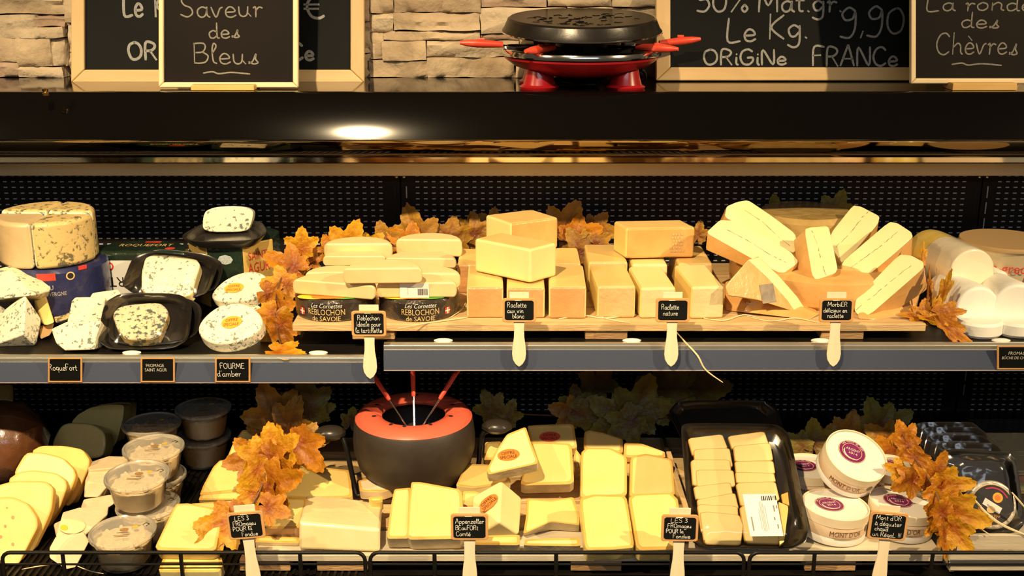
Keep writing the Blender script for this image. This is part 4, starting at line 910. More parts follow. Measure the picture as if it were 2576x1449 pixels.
goat(atY(*q('B4', 2060, 640), 2.19), atY(*q('B4', 2240, 720), 2.15), .036, .036, 'white goat cheese log wedged behind the two front logs')
def puck(cx_, y1, Y, r, h, lab, roll=0):
    p = atZ(*q('B4', cx_, y1), ZR); b = bmesh.new(); lathe(b, [(0, 0), (r-.004, 0), (r, .005), (r, h-.005), (r-.004, h), (0, h)], (0, 0, 0), 48)
    b.transform(Matrix.Translation((p.x, p.y+r, ZR+.0005)) @ Matrix.Rotation(R(roll), 4, 'Y')); mk('goat_cheese_disc', b, WHITE, None, label=lab, cat='cheese', group='goat cheese discs')
puck(2148, 1090, 1.95, .0425, .028, 'white goat cheese disc under the log beside the leaf sprig'); puck(2420, 1085, 1.96, .040, .027, 'white goat cheese disc under the log in front of the tub')
puck(1900, 1005, 2.06, .040, .028, 'white goat cheese disc mostly hidden behind the leaf sprig')
tb = atY(*q('B4', 2360, 560), 2.18); TB = Vector((tb.x, 2.24, ZR))
tt = thing('cheese_tub', 'cream tub with red lettering behind the goat cheeses', 'tub', TB)
b = bmesh.new(); lathe(b, [(0, 0), (.066, 0), (.070, .004), (.082, .104), (.0835, .106), (.080, .106), (.078, .100), (0, .098)], TB, 48); mk('tub_body', b, M('tub_cream', (.72, .58, .36), None, rough=.4, coat=.3), tt)
b = bmesh.new(); lathe(b, [(.0795, .1035), (.0868, .1035), (.088, .107), (.0868, .112), (0, .1125)], TB, 48); mk('lid', b, M('lid_tan', (.52, .34, .16), None, rough=.35), tt)
f = cyl(TB.x, TB.y, .080, ZR+.055, R(-14)); b = bmesh.new(); printed(b, 'en grec', f, -.045, 0, .075, .020, .0012); mk('print', b, REDI, tt, smooth=False)
b = bmesh.new(); ribbon(b, [(.036, -.03), (.040, 0), (.052, .038)], .004, f, .0015); mk('print', b, RDST, tt, smooth=False)
# ---------------------------------------------------------------- bottom deck: pallet, fence, crate
ZQ = .688
lp = thing('wooden_pallet', 'pale wooden pallet behind the wire fence of the bottom deck', 'pallet', (.2, 1.9, ZD))
xa, xb = atY(640, 1400, 1.70).x, atY(2372, 1400, 1.70).x; y = 1.698
for k in range(5): mk('plank', bxo(xa, xb, y, y+.084, ZQ-.0125, ZQ-.0005), CRATE if k == 0 else PINE, lp, .0015); y += .098
for px in (665, 860, 1500, 2090): p = atY(px, 1430, 1.70); mk('block', bxo(p.x-.042, p.x+.042, 1.703, 2.15, ZD, ZQ-.0125), PINEB, lp, .0015)
def fence(x0, x1, posts, lab):
    yf = 1.655; zt = atY(1288, 1390, yf).z; zm = atY(1288, 1421, yf).z; zb = ZD-.045; X = lambda p: atY(p, 1400, yf).x
    a, b_ = X(x0), X(x1); t = thing('wire_fence', lab, 'fence', ((a+b_)/2, yf, zb), 'black wire fences along the bottom deck'); r = .0032
    pts = [Vector((a, yf, zb)), Vector((a, yf, zt-.014))]+[Vector((a+.014-.014*math.cos(R(s)), yf, zt-.014+.014*math.sin(R(s)))) for s in (20, 45, 70, 90)]
    pts += [Vector((b_-.014+.014*math.sin(R(s)), yf, zt-.014+.014*math.cos(R(s)))) for s in (0, 20, 45, 70, 90)]+[Vector((b_, yf, zb))]
    bm = bmesh.new(); tube(bm, pts, r, 10); mk('frame_wire', bm, BLACKM, t)
    bm = bmesh.new(); tube(bm, [Vector((a, yf+.002, zm)), Vector((b_, yf+.002, zm))], .0018, 8); mk('middle_wire', bm, BLACKM, t)
    bm = bmesh.new(); tube(bm, [Vector((a, yf+.002, zb+.006)), Vector((b_, yf+.002, zb+.006))], .0022, 8); mk('lower_wire', bm, BLACKM, t)
    for p in posts: bm = bmesh.new(); tube(bm, [Vector((X(p), yf, zb)), Vector((X(p), yf, zt))], .0034, 8); mk('post', bm, BLACKM, t)
fence(-560, -6, [-400, -150], 'black wire fence section at the far end beyond the sliced cheese'); fence(5, 918, [158, 455, 755], 'black wire fence section in front of the sliced cheese and tubs')
fence(931, 1872, [1093, 1399, 1690], 'black wire fence section in front of the stickered cheeses and slabs'); fence(1886, 2840, [2049, 2346, 2660], 'black wire fence section in front of the round spruce boxes')

# ---------------------------------------------------------------- left: slices, wedges, loaf
gs = 'yellow cheese slabs leaning in a row'
SLM = [YEL, RINDY]
def C1s(poly, Y, lab, mats=SLM, th=.022, lean=34, yaw=8, grp=gs, z=None, **k):
    pp = qs('C1', poly); lo = max(pp, key=lambda p: p[1])
    return slab('cheese_chunk', pp, atY(*lo, Y), lean, yaw, th, mats, lab, group=grp, rnd=.15, bevel=.004, ring=M('cheese_edge_amber', (.76, .47, .09), (.82, .54, .13), 18, .5), rw=.0038, **k)
C1s([(220, 555), (290, 515), (460, 515), (590, 540), (640, 610), (640, 660), (540, 900), (480, 960), (300, 800)], 1.915, 'rearmost golden cheese slab of the leaning row', [GOLD, RINDY], .03)
o, _ = C1s([(90, 720), (180, 565), (300, 562), (450, 600), (530, 680), (545, 740), (480, 900), (400, 980), (200, 900)], 1.868, 'cream cheese slab with a glossy film corner, second from the back of the leaning row', [PALE, RINDY])
C1s([(50, 760), (130, 705), (230, 690), (400, 710), (470, 760), (480, 810), (430, 960), (330, 1100), (150, 1100)], 1.825, 'yellow cheese slab in the middle of the leaning row')
C1s([(-60, 810), (100, 765), (330, 770), (385, 820), (370, 980), (210, 1330), (60, 1330), (-80, 1100)], 1.755, 'yellow cheese slab behind the holed one in the leaning row')
o, pl = C1s([(-90, 890), (90, 880), (200, 930), (265, 1030), (270, 1100), (200, 1235), (130, 1375), (30, 1372), (-90, 1330)], 1.720, 'yellow cheese slab with small holes at the front of the leaning row', [YEL, RINDY], .022)
for hx, hy, rr in ((92, 1030, 11), (38, 1092, 9), (5, 1168, 10), (92, 1222, 10), (50, 960, 6)):
    sticker(o, pl, *q('C1', hx, hy), rr*.35, rr*.4, 20, RINDB, name='hole', h=.0005)
gd = 'shaded cheese wedges at the back of the bottom deck'
D2 = [(510, 345), (560, 290), (650, 240), (780, 220), (888, 222), (880, 320), (840, 470), (800, 585), (700, 560), (520, 480)]
slab('cheese_wedge', qs('C1', [(x+52, y-16) for x, y in D2]), atY(*q('C1', 800, 560), 2.24), 18, -6, .03, YEL, 'shaded cheese wedge furthest back behind the tubs', group=gd, rnd=.12)
slab('cheese_wedge', qs('C1', D2), atY(*q('C1', 800, 585), 2.19), 20, -4, .04, YEL, 'tall shaded cheese wedge behind the rounded one', group=gd, rnd=.12)
slab('cheese_wedge', qs('C1', [(365, 500), (430, 375), (490, 350), (660, 358), (750, 420), (757, 520), (730, 600), (560, 620), (400, 560)]), atY(*q('C1', 600, 620), 2.10), 26, 0, .05, YEL, 'rounded shaded cheese wedge behind the golden slab', group=gd, rnd=.2)
lc = atY(*q('C1', 30, 500), 2.04); b = bmesh.new(); lathe(b, [(0, -.078), (.04, -.072), (.07, -.045), (.082, 0), (.074, .042), (.046, .07), (0, .078)], (lc.x-.006, 2.04, ZD+.079), 40, sx=1.05)
for v in b.verts: v.co += Vector((v.co.x-lc.x, v.co.y-2.04, .02))*.16*noise.noise((v.co.x*26, v.co.y*26, v.co.z*60))
mk('wrapped_ham', b, LOAF, None, label='dark brown film wrapped ham at the left end of the bottom deck', cat='ham')
hull('cheese_wedge', hr('C1', [(-120, 60, 2.2), (95, 75, 2.2), (100, 200, 2.18), (40, 250, 2.16), (-120, 260, 2.16), (60, 100, 2.28), (-120, 100, 2.28)]), YEL, 'dim cheese piece high behind the wrapped ham', group=gd)
gk = 'crumbly cream wedges'
K = lambda pts, lab, m=CREAM, bevel=.003: hull('cream_cheese_wedge', hr('C1', pts), m, lab, group=gk, bevel=bevel)
K([(618, 645, 1.98), (690, 618, 2.0), (780, 588, 2.02), (905, 592, 2.02), (925, 625, 2.0), (880, 665, 1.96), (640, 692, 1.945), (640, 780, 1.95), (880, 760, 1.99)], 'cream wedge at the back of its pile in the shade of the shelf')
K([(608, 765, 1.925), (638, 692, 1.95), (795, 662, 1.97), (812, 762, 1.935), (705, 882, 1.885), (600, 884, 1.885), (620, 900, 1.96), (800, 860, 1.98)], 'cream wedge with a green label strip in the middle of its pile')
K([(578, 952, 1.865), (598, 898, 1.885), (722, 888, 1.885), (805, 860, 1.9), (822, 930, 1.875), (705, 1005, 1.84), (590, 985, 1.85), (620, 1000, 1.92), (800, 990, 1.93)], 'cream wedge just behind the labelled front wedge')
K([(380, 1075, 1.80), (432, 1050, 1.815), (470, 1062, 1.815), (470, 1180, 1.78), (400, 1170, 1.785), (430, 1150, 1.85)], 'cream wedge corner poking out left of the labelled front wedge')
o = K([(392, 1172, 1.765), (430, 1045, 1.805), (445, 988, 1.825), (560, 955, 1.845), (782, 935, 1.87), (772, 1010, 1.845), (610, 1150, 1.785), (565, 1200, 1.765), (600, 1230, 1.83), (760, 1090, 1.87)], 'cream wedge with a round yellow and white label at the front')
A, B_, C_ = atY(*q('C1', 430, 1048), 1.805), atY(*q('C1', 782, 938), 1.87), atY(*q('C1', 565, 1198), 1.765)
pl = Plane(A, 0, 0); pl.n = (C_-A).cross(B_-A).normalized(); pl.n = pl.n if pl.n.z > 0 else -pl.n; pl.u = (B_-A).normalized(); pl.v = pl.n.cross(pl.u)
st = sticker(o, pl, *q('C1', 515, 1098), 31, 14, 8, M('label_cream', (.86, .72, .38), None, rough=.5), name='label', h=.0026)
sticker(st, pl, *q('C1', 458, 1112), 9, 5, 20, M('label_yellow', (.85, .55, .05), None, rough=.5), name='label_print', h=.0032)
K([(352, 1245, 1.735), (398, 1162, 1.765), (605, 1132, 1.785), (642, 1200, 1.765), (545, 1398, 1.712), (472, 1416, 1.705), (450, 1340, 1.718), (352, 1322, 1.718), (520, 1360, 1.78), (620, 1280, 1.80), (400, 1330, 1.77)], 'cream wedge lowest at the front against the fence')
# tubs
def tub_proto():
    t = thing('cheese_tub', '', 'tub', (0, 0, 0))
    b = bmesh.new(); lathe(b, [(0, .001), (.036, .001), (.041, .004), (.049, .050), (.0525, .053), (.0525, .0545)], seg=40); mk('tub_body', b, TUBP, t, local=True)
    b = bmesh.new(); lathe(b, [(.0525, .0545), (.0545, .0545), (.0552, .0575), (.0545, .0605), (.051, .0612), (.049, .0592), (0, .0592)], seg=48); ld = mk('lid', b, LIDP, t, local=True)
    f = lambda x, y, h=0: Vector((x, y, .0592+h)); b = bmesh.new(); disc2(b, f, .002, .004, .0075, .0055, .0006); mk('emblem', b, M('emblem_brown', (.22, .1, .04), (.5, .3, .12), 300, .5), ld, local=True, smooth=False)
    b = bmesh.new(); disc2(b, f, .018, .012, .005, .004, .0006); mk('emblem', b, YEST, ld, local=True, smooth=False)
    b = bmesh.new(); ribbon(b, [(.030, .016), (.034, .022), (.040, .018), (.036, .012)], .0007, f, .0006); mk('print', b, BLACKI, ld, local=True, smooth=False)
    b = bmesh.new()
    for k, (wd, yy) in enumerate(((.018, -.006), (.026, -.014), (.022, -.0185))): rect2(b, f, -wd/2, yy, wd/2, yy+.0016, .0006)
    mk('print_lines', b, M('print_brown', (.2, .12, .06), None, rough=.6), ld, local=True, smooth=False, kind='stuff')
    b = bmesh.new(); random.seed(3)
    lathe(b, [(0, .004), (.034, .004), (.0385, .008), (.042, .028), (.0445, .043), (.036, .047), (.02, .049), (0, .050)], seg=36)
    for v in b.verts: v.co += Vector((v.co.x*18, v.co.y*18, 1))*.0028*noise.noise(v.co*150)
    for k in range(46):                                # crumbled cheese inside
        a, rr, z = random.uniform(0, 6.28), .037*math.sqrt(random.random()), random.uniform(.040, .049)
        rr *= .85+.2*z/.05; c = Vector((rr*math.cos(a), rr*math.sin(a), z)); s = random.uniform(.0065, .011)
        m = Matrix.Translation(c) @ Matrix.Rotation(random.uniform(0, 3), 4, Vector((random.random(), random.random(), random.random()+.1)))
        bmesh.ops.create_cube(b, size=1, matrix=m @ Matrix.Diagonal((s*1.5, s, s*.8, 1)))
    mk('crumbled_cheese', b, M('crumbs', (.84, .66, .36), (.90, .76, .50), 60, .6, .3, 120), t, local=True, bevel=.0015, kind='stuff')
    return t
tp = tub_proto(); first = True
def kids(o): return [c for c in bpy.data.objects if c.parent is o]
def copy_tree(o, parent=None):
    c = o.copy(); COL.objects.link(c)
    if parent is not None: c.parent = parent
    for ch in kids(o): copy_tree(ch, c)
    return c
for px, py, zl, rot, tx, lab in ((309, 1333, 1, 8, 2, 'clear lidded tub of crumbled cheese at the front touching the fence'), (372, 1267, 1, 0, 0, 'clear tub of crumbled cheese under the tub beside the cream wedges'), (346, 1191, 2, -4, 3, 'clear lidded tub of crumbled cheese stacked beside the cream wedges'),
        (392, 1193, 1, 10, 0, 'clear tub of crumbled cheese below the tub in front of the shaded lid'), (386, 1122, 2, 6, 1, 'clear lidded tub of crumbled cheese stacked in front of the shaded lid'), (381, 1128, 1, 0, 0, 'clear tub of crumbled cheese under the shaded lidded tub'),
        (381, 1063, 2, 12, 0, 'shaded clear lidded tub in the third place of the row'), (511, 1094, 1, 5, 0, 'shaded clear tub under the rearmost tub'), (511, 1024, 2, 20, 0, 'shaded clear lidded tub on top of the rearmost pair')):
    z = ZD+.001+.0612*zl; p = atZ(px, py, z); t = tp if first else copy_tree(tp); first = False
    t.location = (p.x, p.y, z-.0605); t.rotation_euler = (R(tx), 0, R(rot)); tag(t, lab, 'tub', 'clear tubs of crumbled cheese')
random.seed(11)
# ---------------------------------------------------------------- big slabs for fondue
gq = 'large yellow slabs for fondue'
def Q(r, poly, lean, th, lab, Y=None, Z=None, yaw=0, mats=None, rnd=.075, grp=gq, name='cheese_chunk', **k):
    pp = qs(r, poly); lo = max(pp, key=lambda p: p[1]); k.setdefault('bevel', .0035)
    if mats is None: k.setdefault('rind', (0, 1))
    k.setdefault('ring', M('cheese_edge', (.66, .36, .06), (.76, .47, .11), 18, .5))
    return slab(name, pp, anchor(*lo, Y, Z), lean, yaw, th, mats or [YEL, RINDY], lab, group=grp, rnd=rnd, **k)
Q('C2', [(-60, 1400), (-20, 1300), (390, 1310), (400, 1370), (370, 1420), (-50, 1420)], 72, .022, 'pale cheese slab lying under the big slab by the fence', Z=.682, yaw=-2, mats=[YEL, PALE])
Q('C2', [(-98, 1262), (62, 930), (150, 925), (402, 975), (350, 1275)], 58, .032, 'big yellow slab beside the leaf sprig in front of the tubs', Z=.712, yaw=2)
Q('C2', [(155, 930), (530, 905), (580, 960), (400, 990)], 66, .03, 'strip of yellow slab showing behind the big slab and the leaves', Y=1.80)
Q('C2', [(232, 868), (258, 800), (330, 665), (375, 620), (480, 602), (660, 600), (640, 690), (610, 828)], 68, .028, 'wide yellow slab half in shade left of the leaf sprig', Y=1.868, yaw=-8)
Q('C2', [(225, 905), (240, 870), (600, 830), (600, 900)], 66, .02, 'cheese slab under the half shaded wide slab', Y=1.858, yaw=-8)
Q('C2', [(430, 600), (470, 500), (540, 400), (640, 400), (640, 620)], 50, .03, 'dim cheese slab in deep shade behind the leaf sprig', Y=1.99)
Q('C2', [(790, 830), (868, 662), (1100, 668), (1312, 690), (1330, 885), (1000, 895), (800, 880)], 70, .03, 'yellow slab with a knob shadow left of the fondue stand', Y=1.862)
Q('C2', [(640, 1108), (700, 1010), (830, 890), (1010, 890), (950, 1108)], 70, .026, 'yellow slab right of the leaf sprig with brown rind edge', Y=1.735, mats=[YEL, M('rind_rosy', (.55, .33, .17), (.62, .40, .22), 20, .5, .2)], grp=gq)
Q('C2', [(628, 1205), (650, 1160), (948, 1170), (945, 1215)], 76, .018, 'cheese slab under the brown rinded slab right of the leaves', Y=1.722, mats=[YEL, CREAM])
hull('cheese_chunk', hr('C2', [(945, 1062, 1.712), (1527, 1112, 1.709), (1527, 1285, 1.7035), (945, 1262, 1.7045), (978, 1050, 1.72), (1002, 868, 1.83), (1270, 885, 1.835), (1545, 938, 1.82), (1545, 1180, 1.80), (985, 1080, 1.86), (1540, 1120, 1.86)]), M('cheese_film', (.90, .74, .36), (.92, .80, .45), 14, .35, .3, 35, coat=.9, coatr=.08), 'thick glossy film wrapped block in front of the fondue stand', group=gq, bevel=.006)
Q('C3', [(330, 790), (420, 770), (560, 770), (590, 840), (500, 870), (345, 865)], 72, .02, 'cheese slab lying under the fondue stand bar', Y=1.865, mats=[CREAM, CREAM])
Q('C3', [(400, 905), (500, 900), (500, 940), (420, 945)], 68, .02, 'small cheese corner below the fondue stand bar', Y=1.80)
Q('C3', [(525, 1192), (560, 940), (580, 848), (700, 836), (690, 1190)], 58, .03, 'narrow yellow slab left of the upright slab behind the Appenzeller sign', Z=.715, mats=[YEL, RINDG])
Q('C3', [(665, 1200), (680, 950), (697, 800), (760, 800), (1048, 852), (1060, 1190)], 57, .034, 'broad yellow slab left of the Appenzeller sign', Z=.716, yaw=-2, mats=[YEL, RINDG])
go = 'small cheeses around the stickered wedges'
def offre(o, pl, cx, cy, rx, ry, rot, m=ORST, r='C4'): sticker(o, pl, *q(r, cx, cy), rx*.351, ry*.351, rot, m, OFFRE, BLACKI, h=.0008)
Q('C4', [(215, 618), (228, 488), (345, 482), (345, 612)], 55, .03, 'cheese corner between the pot and the topmost stickered wedge', Y=1.965, grp=go, mats=[YEL, RINDB])
o, pl = Q('C4', [(530, 372), (600, 366), (862, 356), (890, 540), (560, 512)], 45, .035, 'shaded rear cheese with a red sticker', Y=2.03, grp=go, yaw=-4); offre(o, pl, 692, 452, 76, 33, 2, RDST)
Q('C4', [(860, 600), (880, 540), (925, 600), (915, 670), (870, 690)], 50, .03, 'cheese edge right of the tall slab under the shaded stickered cheese', Y=1.97, grp=go)
Q('C4', [(478, 800), (520, 620), (560, 492), (640, 488), (850, 500), (868, 790)], 56, .030, 'tall yellow slab leaning below the shaded stickered cheese', Y=1.875, grp=go, yaw=-2, mats=[YEL, RINDG])
Q('C4', [(18, 800), (60, 710), (112, 645), (300, 650), (420, 765), (240, 805), (150, 818)], 72, .020, 'flat cheese wedge beside the pot under the topmost stickered wedge', Y=1.862, grp=go, mats=[YEL, PALE])
o, pl = Q('C4', [(238, 690), (300, 560), (385, 432), (520, 378), (560, 500), (608, 620), (598, 645), (255, 722)], 62, .022, 'topmost wedge with an orange sticker lying across the other cheeses', Y=1.835, grp=go, yaw=-6, mats=[PALE, RINDG]); offre(o, pl, 397, 583, 80, 36, 10)
Q('C4', [(500, 1150), (520, 1030), (525, 890), (700, 905), (862, 880), (905, 1010), (905, 1085), (700, 1060)], 62, .030, 'cheese wedge lying below the tall slab with a shadowed front edge', Y=1.745, grp=go, mats=[YEL, RINDG])
Q('C4', [(505, 1230), (515, 1185), (905, 1172), (912, 1235)], 66, .024, 'greyish cheese slab lowest in front of the fence post', Z=.708, grp=go, mats=[PALE, RINDG])
Q('C4', [(60, 960), (70, 840), (160, 840), (300, 900), (300, 960)], 55, .03, 'cheese piece between the broad slab and the stickered corner wedge', Y=1.80, grp=go)
Q('C4', [(140, 1225), (150, 1160), (478, 1150), (478, 1228)], 62, .026, 'cheese slab under the stickered corner wedge', Z=.71, grp=go, mats=[YEL, RINDG])
pts = [(128, 885, 1.775), (345, 765, 1.79), (330, 1062, 1.715), (165, 1165, 1.735), (492, 890, 1.80), (472, 1155, 1.735), (300, 900, 1.86), (200, 1100, 1.80), (450, 1090, 1.81)]
o = hull('cheese_wedge', hr('C4', pts), PALE, 'pointed corner wedge with an orange sticker behind the Appenzeller sign', group=go)
A, B_, C_ = [atY(*q('C4', x, y), Y) for x, y, Y in pts[:3]]; pl = Plane(A, 0, 0); pl.n = (C_-A).cross(B_-A).normalized(); pl.n = pl.n if pl.n.y < 0 else -pl.n; pl.u = (B_-A).normalized(); pl.v = pl.n.cross(pl.u)
f0 = pl.hit(*q('C4', 255, 932)); uu = (pl.hit(*q('C4', 320, 872))-pl.hit(*q('C4', 190, 995))).normalized(); vv = pl.n.cross(uu); ff = lambda x, y, h=0: f0+uu*x+vv*y+pl.n*h
b = bmesh.new(); disc2(b, ff, 0, 0, .0195, .0115, .0035); s_ = mk('sticker', b, ORST, o, smooth=False)
b = bmesh.new(); printed(b, 'OFFRE', ff, -.012, .0012, .024, .006, .004); printed(b, 'SPECIALE', ff, -.015, -.0068, .03, .006, .004); mk('print', b, BLACKI, s_, smooth=False)
gc = 'two columns of yellow slabs behind the Fondue sign'
Q('C4', [(938, 545), (940, 420), (972, 405), (1080, 425), (1216, 470), (1216, 570)], 44, .03, 'rear slab of the column next to the leaning cheeses, half in shade', Y=2.045, grp=gc)
Q('C4', [(1222, 600), (1226, 495), (1350, 500), (1516, 560), (1522, 600)], 44, .03, 'rear slab of the column next to the divider, half in shade', Y=2.03, grp=gc)
Q('C4', [(910, 900), (916, 562), (950, 530), (1130, 530), (1246, 592), (1246, 880)], 50, .032, 'middle slab of the column next to the leaning cheeses', Y=1.868, grp=gc)
Q('C4', [(1264, 890), (1270, 592), (1380, 570), (1572, 610), (1594, 880)], 49, .032, 'middle slab of the column next to the divider', Y=1.865, grp=gc)
Q('C4', [(945, 1262), (904, 892), (1000, 862), (1240, 866), (1302, 1242), (1150, 1258)], 60, .034, 'front slab of the column next to the leaning cheeses', Z=.716, grp=gc)
Q('C4', [(1318, 1265), (1256, 892), (1290, 862), (1560, 850), (1612, 900), (1644, 1255)], 60, .034, 'front slab of the column next to the divider', Z=.716, grp=gc)
# divider between the slabs and the sliced tray
A, B_ = atY(*q('C5', 236, 995), 1.735), atY(*q('C5', 36, 350), 2.26); dv = thing('divider', 'thin black divider with a wooden edge between slabs and tray', 'divider', (A.x, 2.0, ZQ))
b = bmesh.new(); n = Vector((.0035, 0, 0)); prism(b, [A-n, B_-n, Vector((B_.x, B_.y, ZQ))-n, Vector((A.x, A.y, ZQ))-n], [A+n, B_+n, Vector((B_.x, B_.y, ZQ))+n, Vector((A.x, A.y, ZQ))+n]); mk('panel', b, BLACKT, dv, .001)
b = bmesh.new(); M1 = A.lerp(B_, .55); n2 = Vector((.0045, 0, 0)); up = Vector((0, 0, .004)); prism(b, [A-n2, M1-n2, M1-n2+up, A-n2+up], [A+n2, M1+n2, M1+n2+up, A+n2+up]); mk('edge_strip', b, PINE, dv, .001)
# ---------------------------------------------------------------- fondue pot
FC = atY(1041, 1046, 1.95); zr = FC.z; fx = FC.x; fb = ZQ+.008
fp = thing('fondue_pot', 'dark fondue pot with a coral red splash ring', 'fondue pot', (fx, 1.95, fb))
h = zr-fb
b = bmesh.new(); lathe(b, [(0, 0), (.055, 0), (.082, .014), (.103, .042), (.111, .075), (.1115, h*.72), (.1075, h*.97), (.104, h), (.099, h), (.100, .08), (.06, .012), (0, .010)], (fx, 1.95, fb), 72); mk('pot_body', b, ANTHR, fp)
b = bmesh.new(); lathe(b, [(.060, -.002), (.0575, .003), (.060, .0065), (.072, .0105), (.088, .0110), (.100, .0065), (.1065, -.001), (.1045, -.004), (.09, .001), (.07, .002), (.060, -.002)], (fx, 1.95, zr), 80); rg = mk('splash_ring', b, CORAL, fp)
for az in (-8, 28, 68, 110, 180, 250, 292, 332):
    Dv = Vector((math.sin(R(az)), -math.cos(R(az)), 0)); S_ = Vector((-Dv.y, Dv.x, 0)); b = bmesh.new(); c = Vector((fx, 1.95, zr))
    f = lambda x, y, hh=0: c+Dv*x+S_*y+Vector((0, 0, .0068+(.0045 if x > .066 else 0)+hh))
    disc2(b, f, .0745, 0, .0042, .0032, .0004, n=14); ribbon(b, [(.0665, 0), (.0745, 0)], .0009, f, .0005); mk('fork_notch', b, BLACKI, rg, smooth=False)
# forks
for (x0, y0, Ya), (x1, y1), (x2, y2, Yb), lab in (((672, 425, 1.895), (548, 238), (428, 55, 1.955), 'red handled fondue fork leaning left in the pot'), ((718, 430, 1.893), (713, 215), (708, 25, 1.955), 'red handled fondue fork standing upright in the pot'), ((768, 425, 1.895), (886, 232), (1035, 5, 1.955), 'red handled fondue fork leaning right in the pot')):
    A, B_ = atY(*q('C3', x0, y0), Ya), atY(*q('C3', x2, y2), Yb); d = B_-A; k = (y0-y1)/(y0-y2); Cc = A+d*k
    t = thing('fondue_fork', lab, 'fondue fork', A-d*.35, 'fondue forks in the pot')
    b = bmesh.new(); tube(b, [A-d*.28, A, Cc], [.0012, .0018, .0018], 8); mk('shaft', b, STEEL, t)
    b = bmesh.new(); tube(b, [Cc, Cc+d*.04, Cc+d*.2, Cc+(B_-Cc)*.9, B_], [.0030, .0040, .0042, .0046, .003], 10); mk('handle', b, REDL, t)
    S_ = d.cross(Vector((0, 1, 0))).normalized()*.003; b = bmesh.new(); tube(b, [A-d*.28, A-d*.30+S_, A-d*.40+S_], .0008, 6); tube(b, [A-d*.28, A-d*.30-S_, A-d*.40-S_], .0008, 6); mk('prongs', b, STEEL, t, kind='stuff')
# stand with two arms
fs = thing('fondue_stand', 'black metal fondue stand with two knobbed arms', 'fondue stand', (fx, 1.93, ZQ))
def arm(pts, kn, nm='arm'):
    b = bmesh.new(); tube(b, spline(pts, 5), .0048, 10); mk(nm, b, BLACKM, fs)
    b = bmesh.new(); lathe(b, [(0, -.012), (.016, -.0105), (.0255, -.003), (.025, .003), (.018, .0095), (.008, .0125), (0, .013)], kn, 28, sx=1.12, sy=.8); mk('knob', b, M('knob_black', (.03, .024, .018), None, rough=.3), fs)
a1 = [atY(*q('C3', 195, 478), 1.93), atY(*q('C3', 222, 492), 1.928), atY(*q('C3', 250, 570), 1.92), atY(*q('C3', 300, 800), 1.905), atY(*q('C3', 320, 888), 1.895), atY(*q('C3', 350, 892), 1.895), atY(*q('C3', 460, 888), 1.90), Vector((fx-.03, 1.92, ZQ+.006))]
arm(a1, atY(*q('C3', 140, 462), 1.932))
a2 = [atY(*q('C3', 1225, 450), 1.965), atY(*q('C3', 1190, 470), 1.965), atY(*q('C3', 1172, 560), 1.96), atY(*q('C3', 1150, 720), 1.95), Vector((fx+.09, 1.945, ZQ+.006)), Vector((fx+.03, 1.935, ZQ+.006))]
arm(a2, atY(*q('C3', 1288, 418), 1.967))
b = bmesh.new(); lathe(b, [(0, -.0075), (.06, -.0075), (.062, -.004), (.058, 0), (0, -.001)], (fx, 1.95, fb), 40); mk('base_plate', b, BLACKM, fs)
# ---------------------------------------------------------------- tray of fondue slices
TP = [(196, 420), (240, 395), (860, 400), (950, 470), (1085, 1130), (1060, 1215), (960, 1268), (340, 1262), (262, 1200)]
ta = atZ(*q('C5', 640, 1265), ZQ+.012)
tray('empty black tray behind the tray of sliced cheese', qs('C5', [(108, 320), (180, 240), (775, 234), (880, 310), (960, 700), (300, 760), (200, 500)]), atY(*q('C5', 600, 760), 1.99), 44, -3, .016, .14)
t, pl = tray('large film wrapped black tray filled with overlapping cheese slices', qs('C5', TP), ta, 56, -3, .016, .14, film=.020, rise=.22)
gsl = 'cheese slices in the wrapped tray'
S = [[(245, 500), (485, 470), (525, 570), (280, 625)], [(520, 485), (775, 450), (808, 545), (552, 580)], [(283, 575), (535, 563), (560, 700), (300, 715)], [(558, 552), (815, 528), (838, 655), (572, 665)], [(265, 645), (538, 645), (552, 760), (280, 835)], [(568, 656), (836, 652), (852, 745), (580, 750)], [(300, 716), (562, 716), (578, 835), (308, 838)], [(573, 730), (842, 738), (856, 802), (582, 812)],
     [(284, 832), (542, 800), (562, 905), (302, 925)], [(575, 806), (852, 795), (884, 930), (612, 975)], [(308, 922), (572, 872), (602, 990), (322, 1000)], [(600, 960), (935, 960), (930, 1060), (892, 1232), (640, 1224)], [(308, 952), (592, 966), (598, 1060), (342, 1160)], [(328, 1012), (380, 1004), (602, 1026), (632, 1100), (612, 1240), (360, 1232)]]
nm_ = ['at the far end of the left row', 'at the far end of the right row', 'second in the left row', 'second in the right row', 'third in the left row', 'third in the right row', 'fourth in the left row', 'fourth in the right row', 'fifth in the left row', 'fifth in the right row', 'sixth in the left row', 'under the price label', 'seventh in the left row', 'at the near end of the left row']
for i, (poly, nm) in enumerate(zip(S, nm_)):
    pc = qs('C5', poly); pc = (sum(a for a, b in pc)/len(pc), max(b for a, b in pc)); slab('cheese_slice', qs('C5', poly), pl.hit(*pc)+pl.n*(-.001+.0002*i), 49, -3, .0065, [PALE, RINDY], 'cheese slice '+nm+' of the wrapped tray', group=gsl, bevel=.0012, rnd=.08, seg=2, ring=M('slice_edge', (.62, .36, .09), (.7, .44, .13), 18, .5), rw=.0016)
slab('cheese_slice', qs('C5', [(868, 935), (942, 968), (912, 1210), (880, 1235)]), pl.p+pl.n*.010, 56, -3, .008, [YEL, GOLD], 'narrow cheese slice beside the price label in the wrapped tray', group=gsl, bevel=.0015, rnd=.08)
slab('cheese_slice', qs('C5', [(890, 885), (938, 868), (948, 962), (902, 945)]), pl.p+pl.n*.006, 56, -3, .006, [RINDY, RINDY], 'small amber rind end beside the slices in the wrapped tray', group=gsl, bevel=.0015)
lpn = pl.off(.0245); lq = qs('C5', [(625, 885), (852, 885), (906, 1174), (678, 1176)])
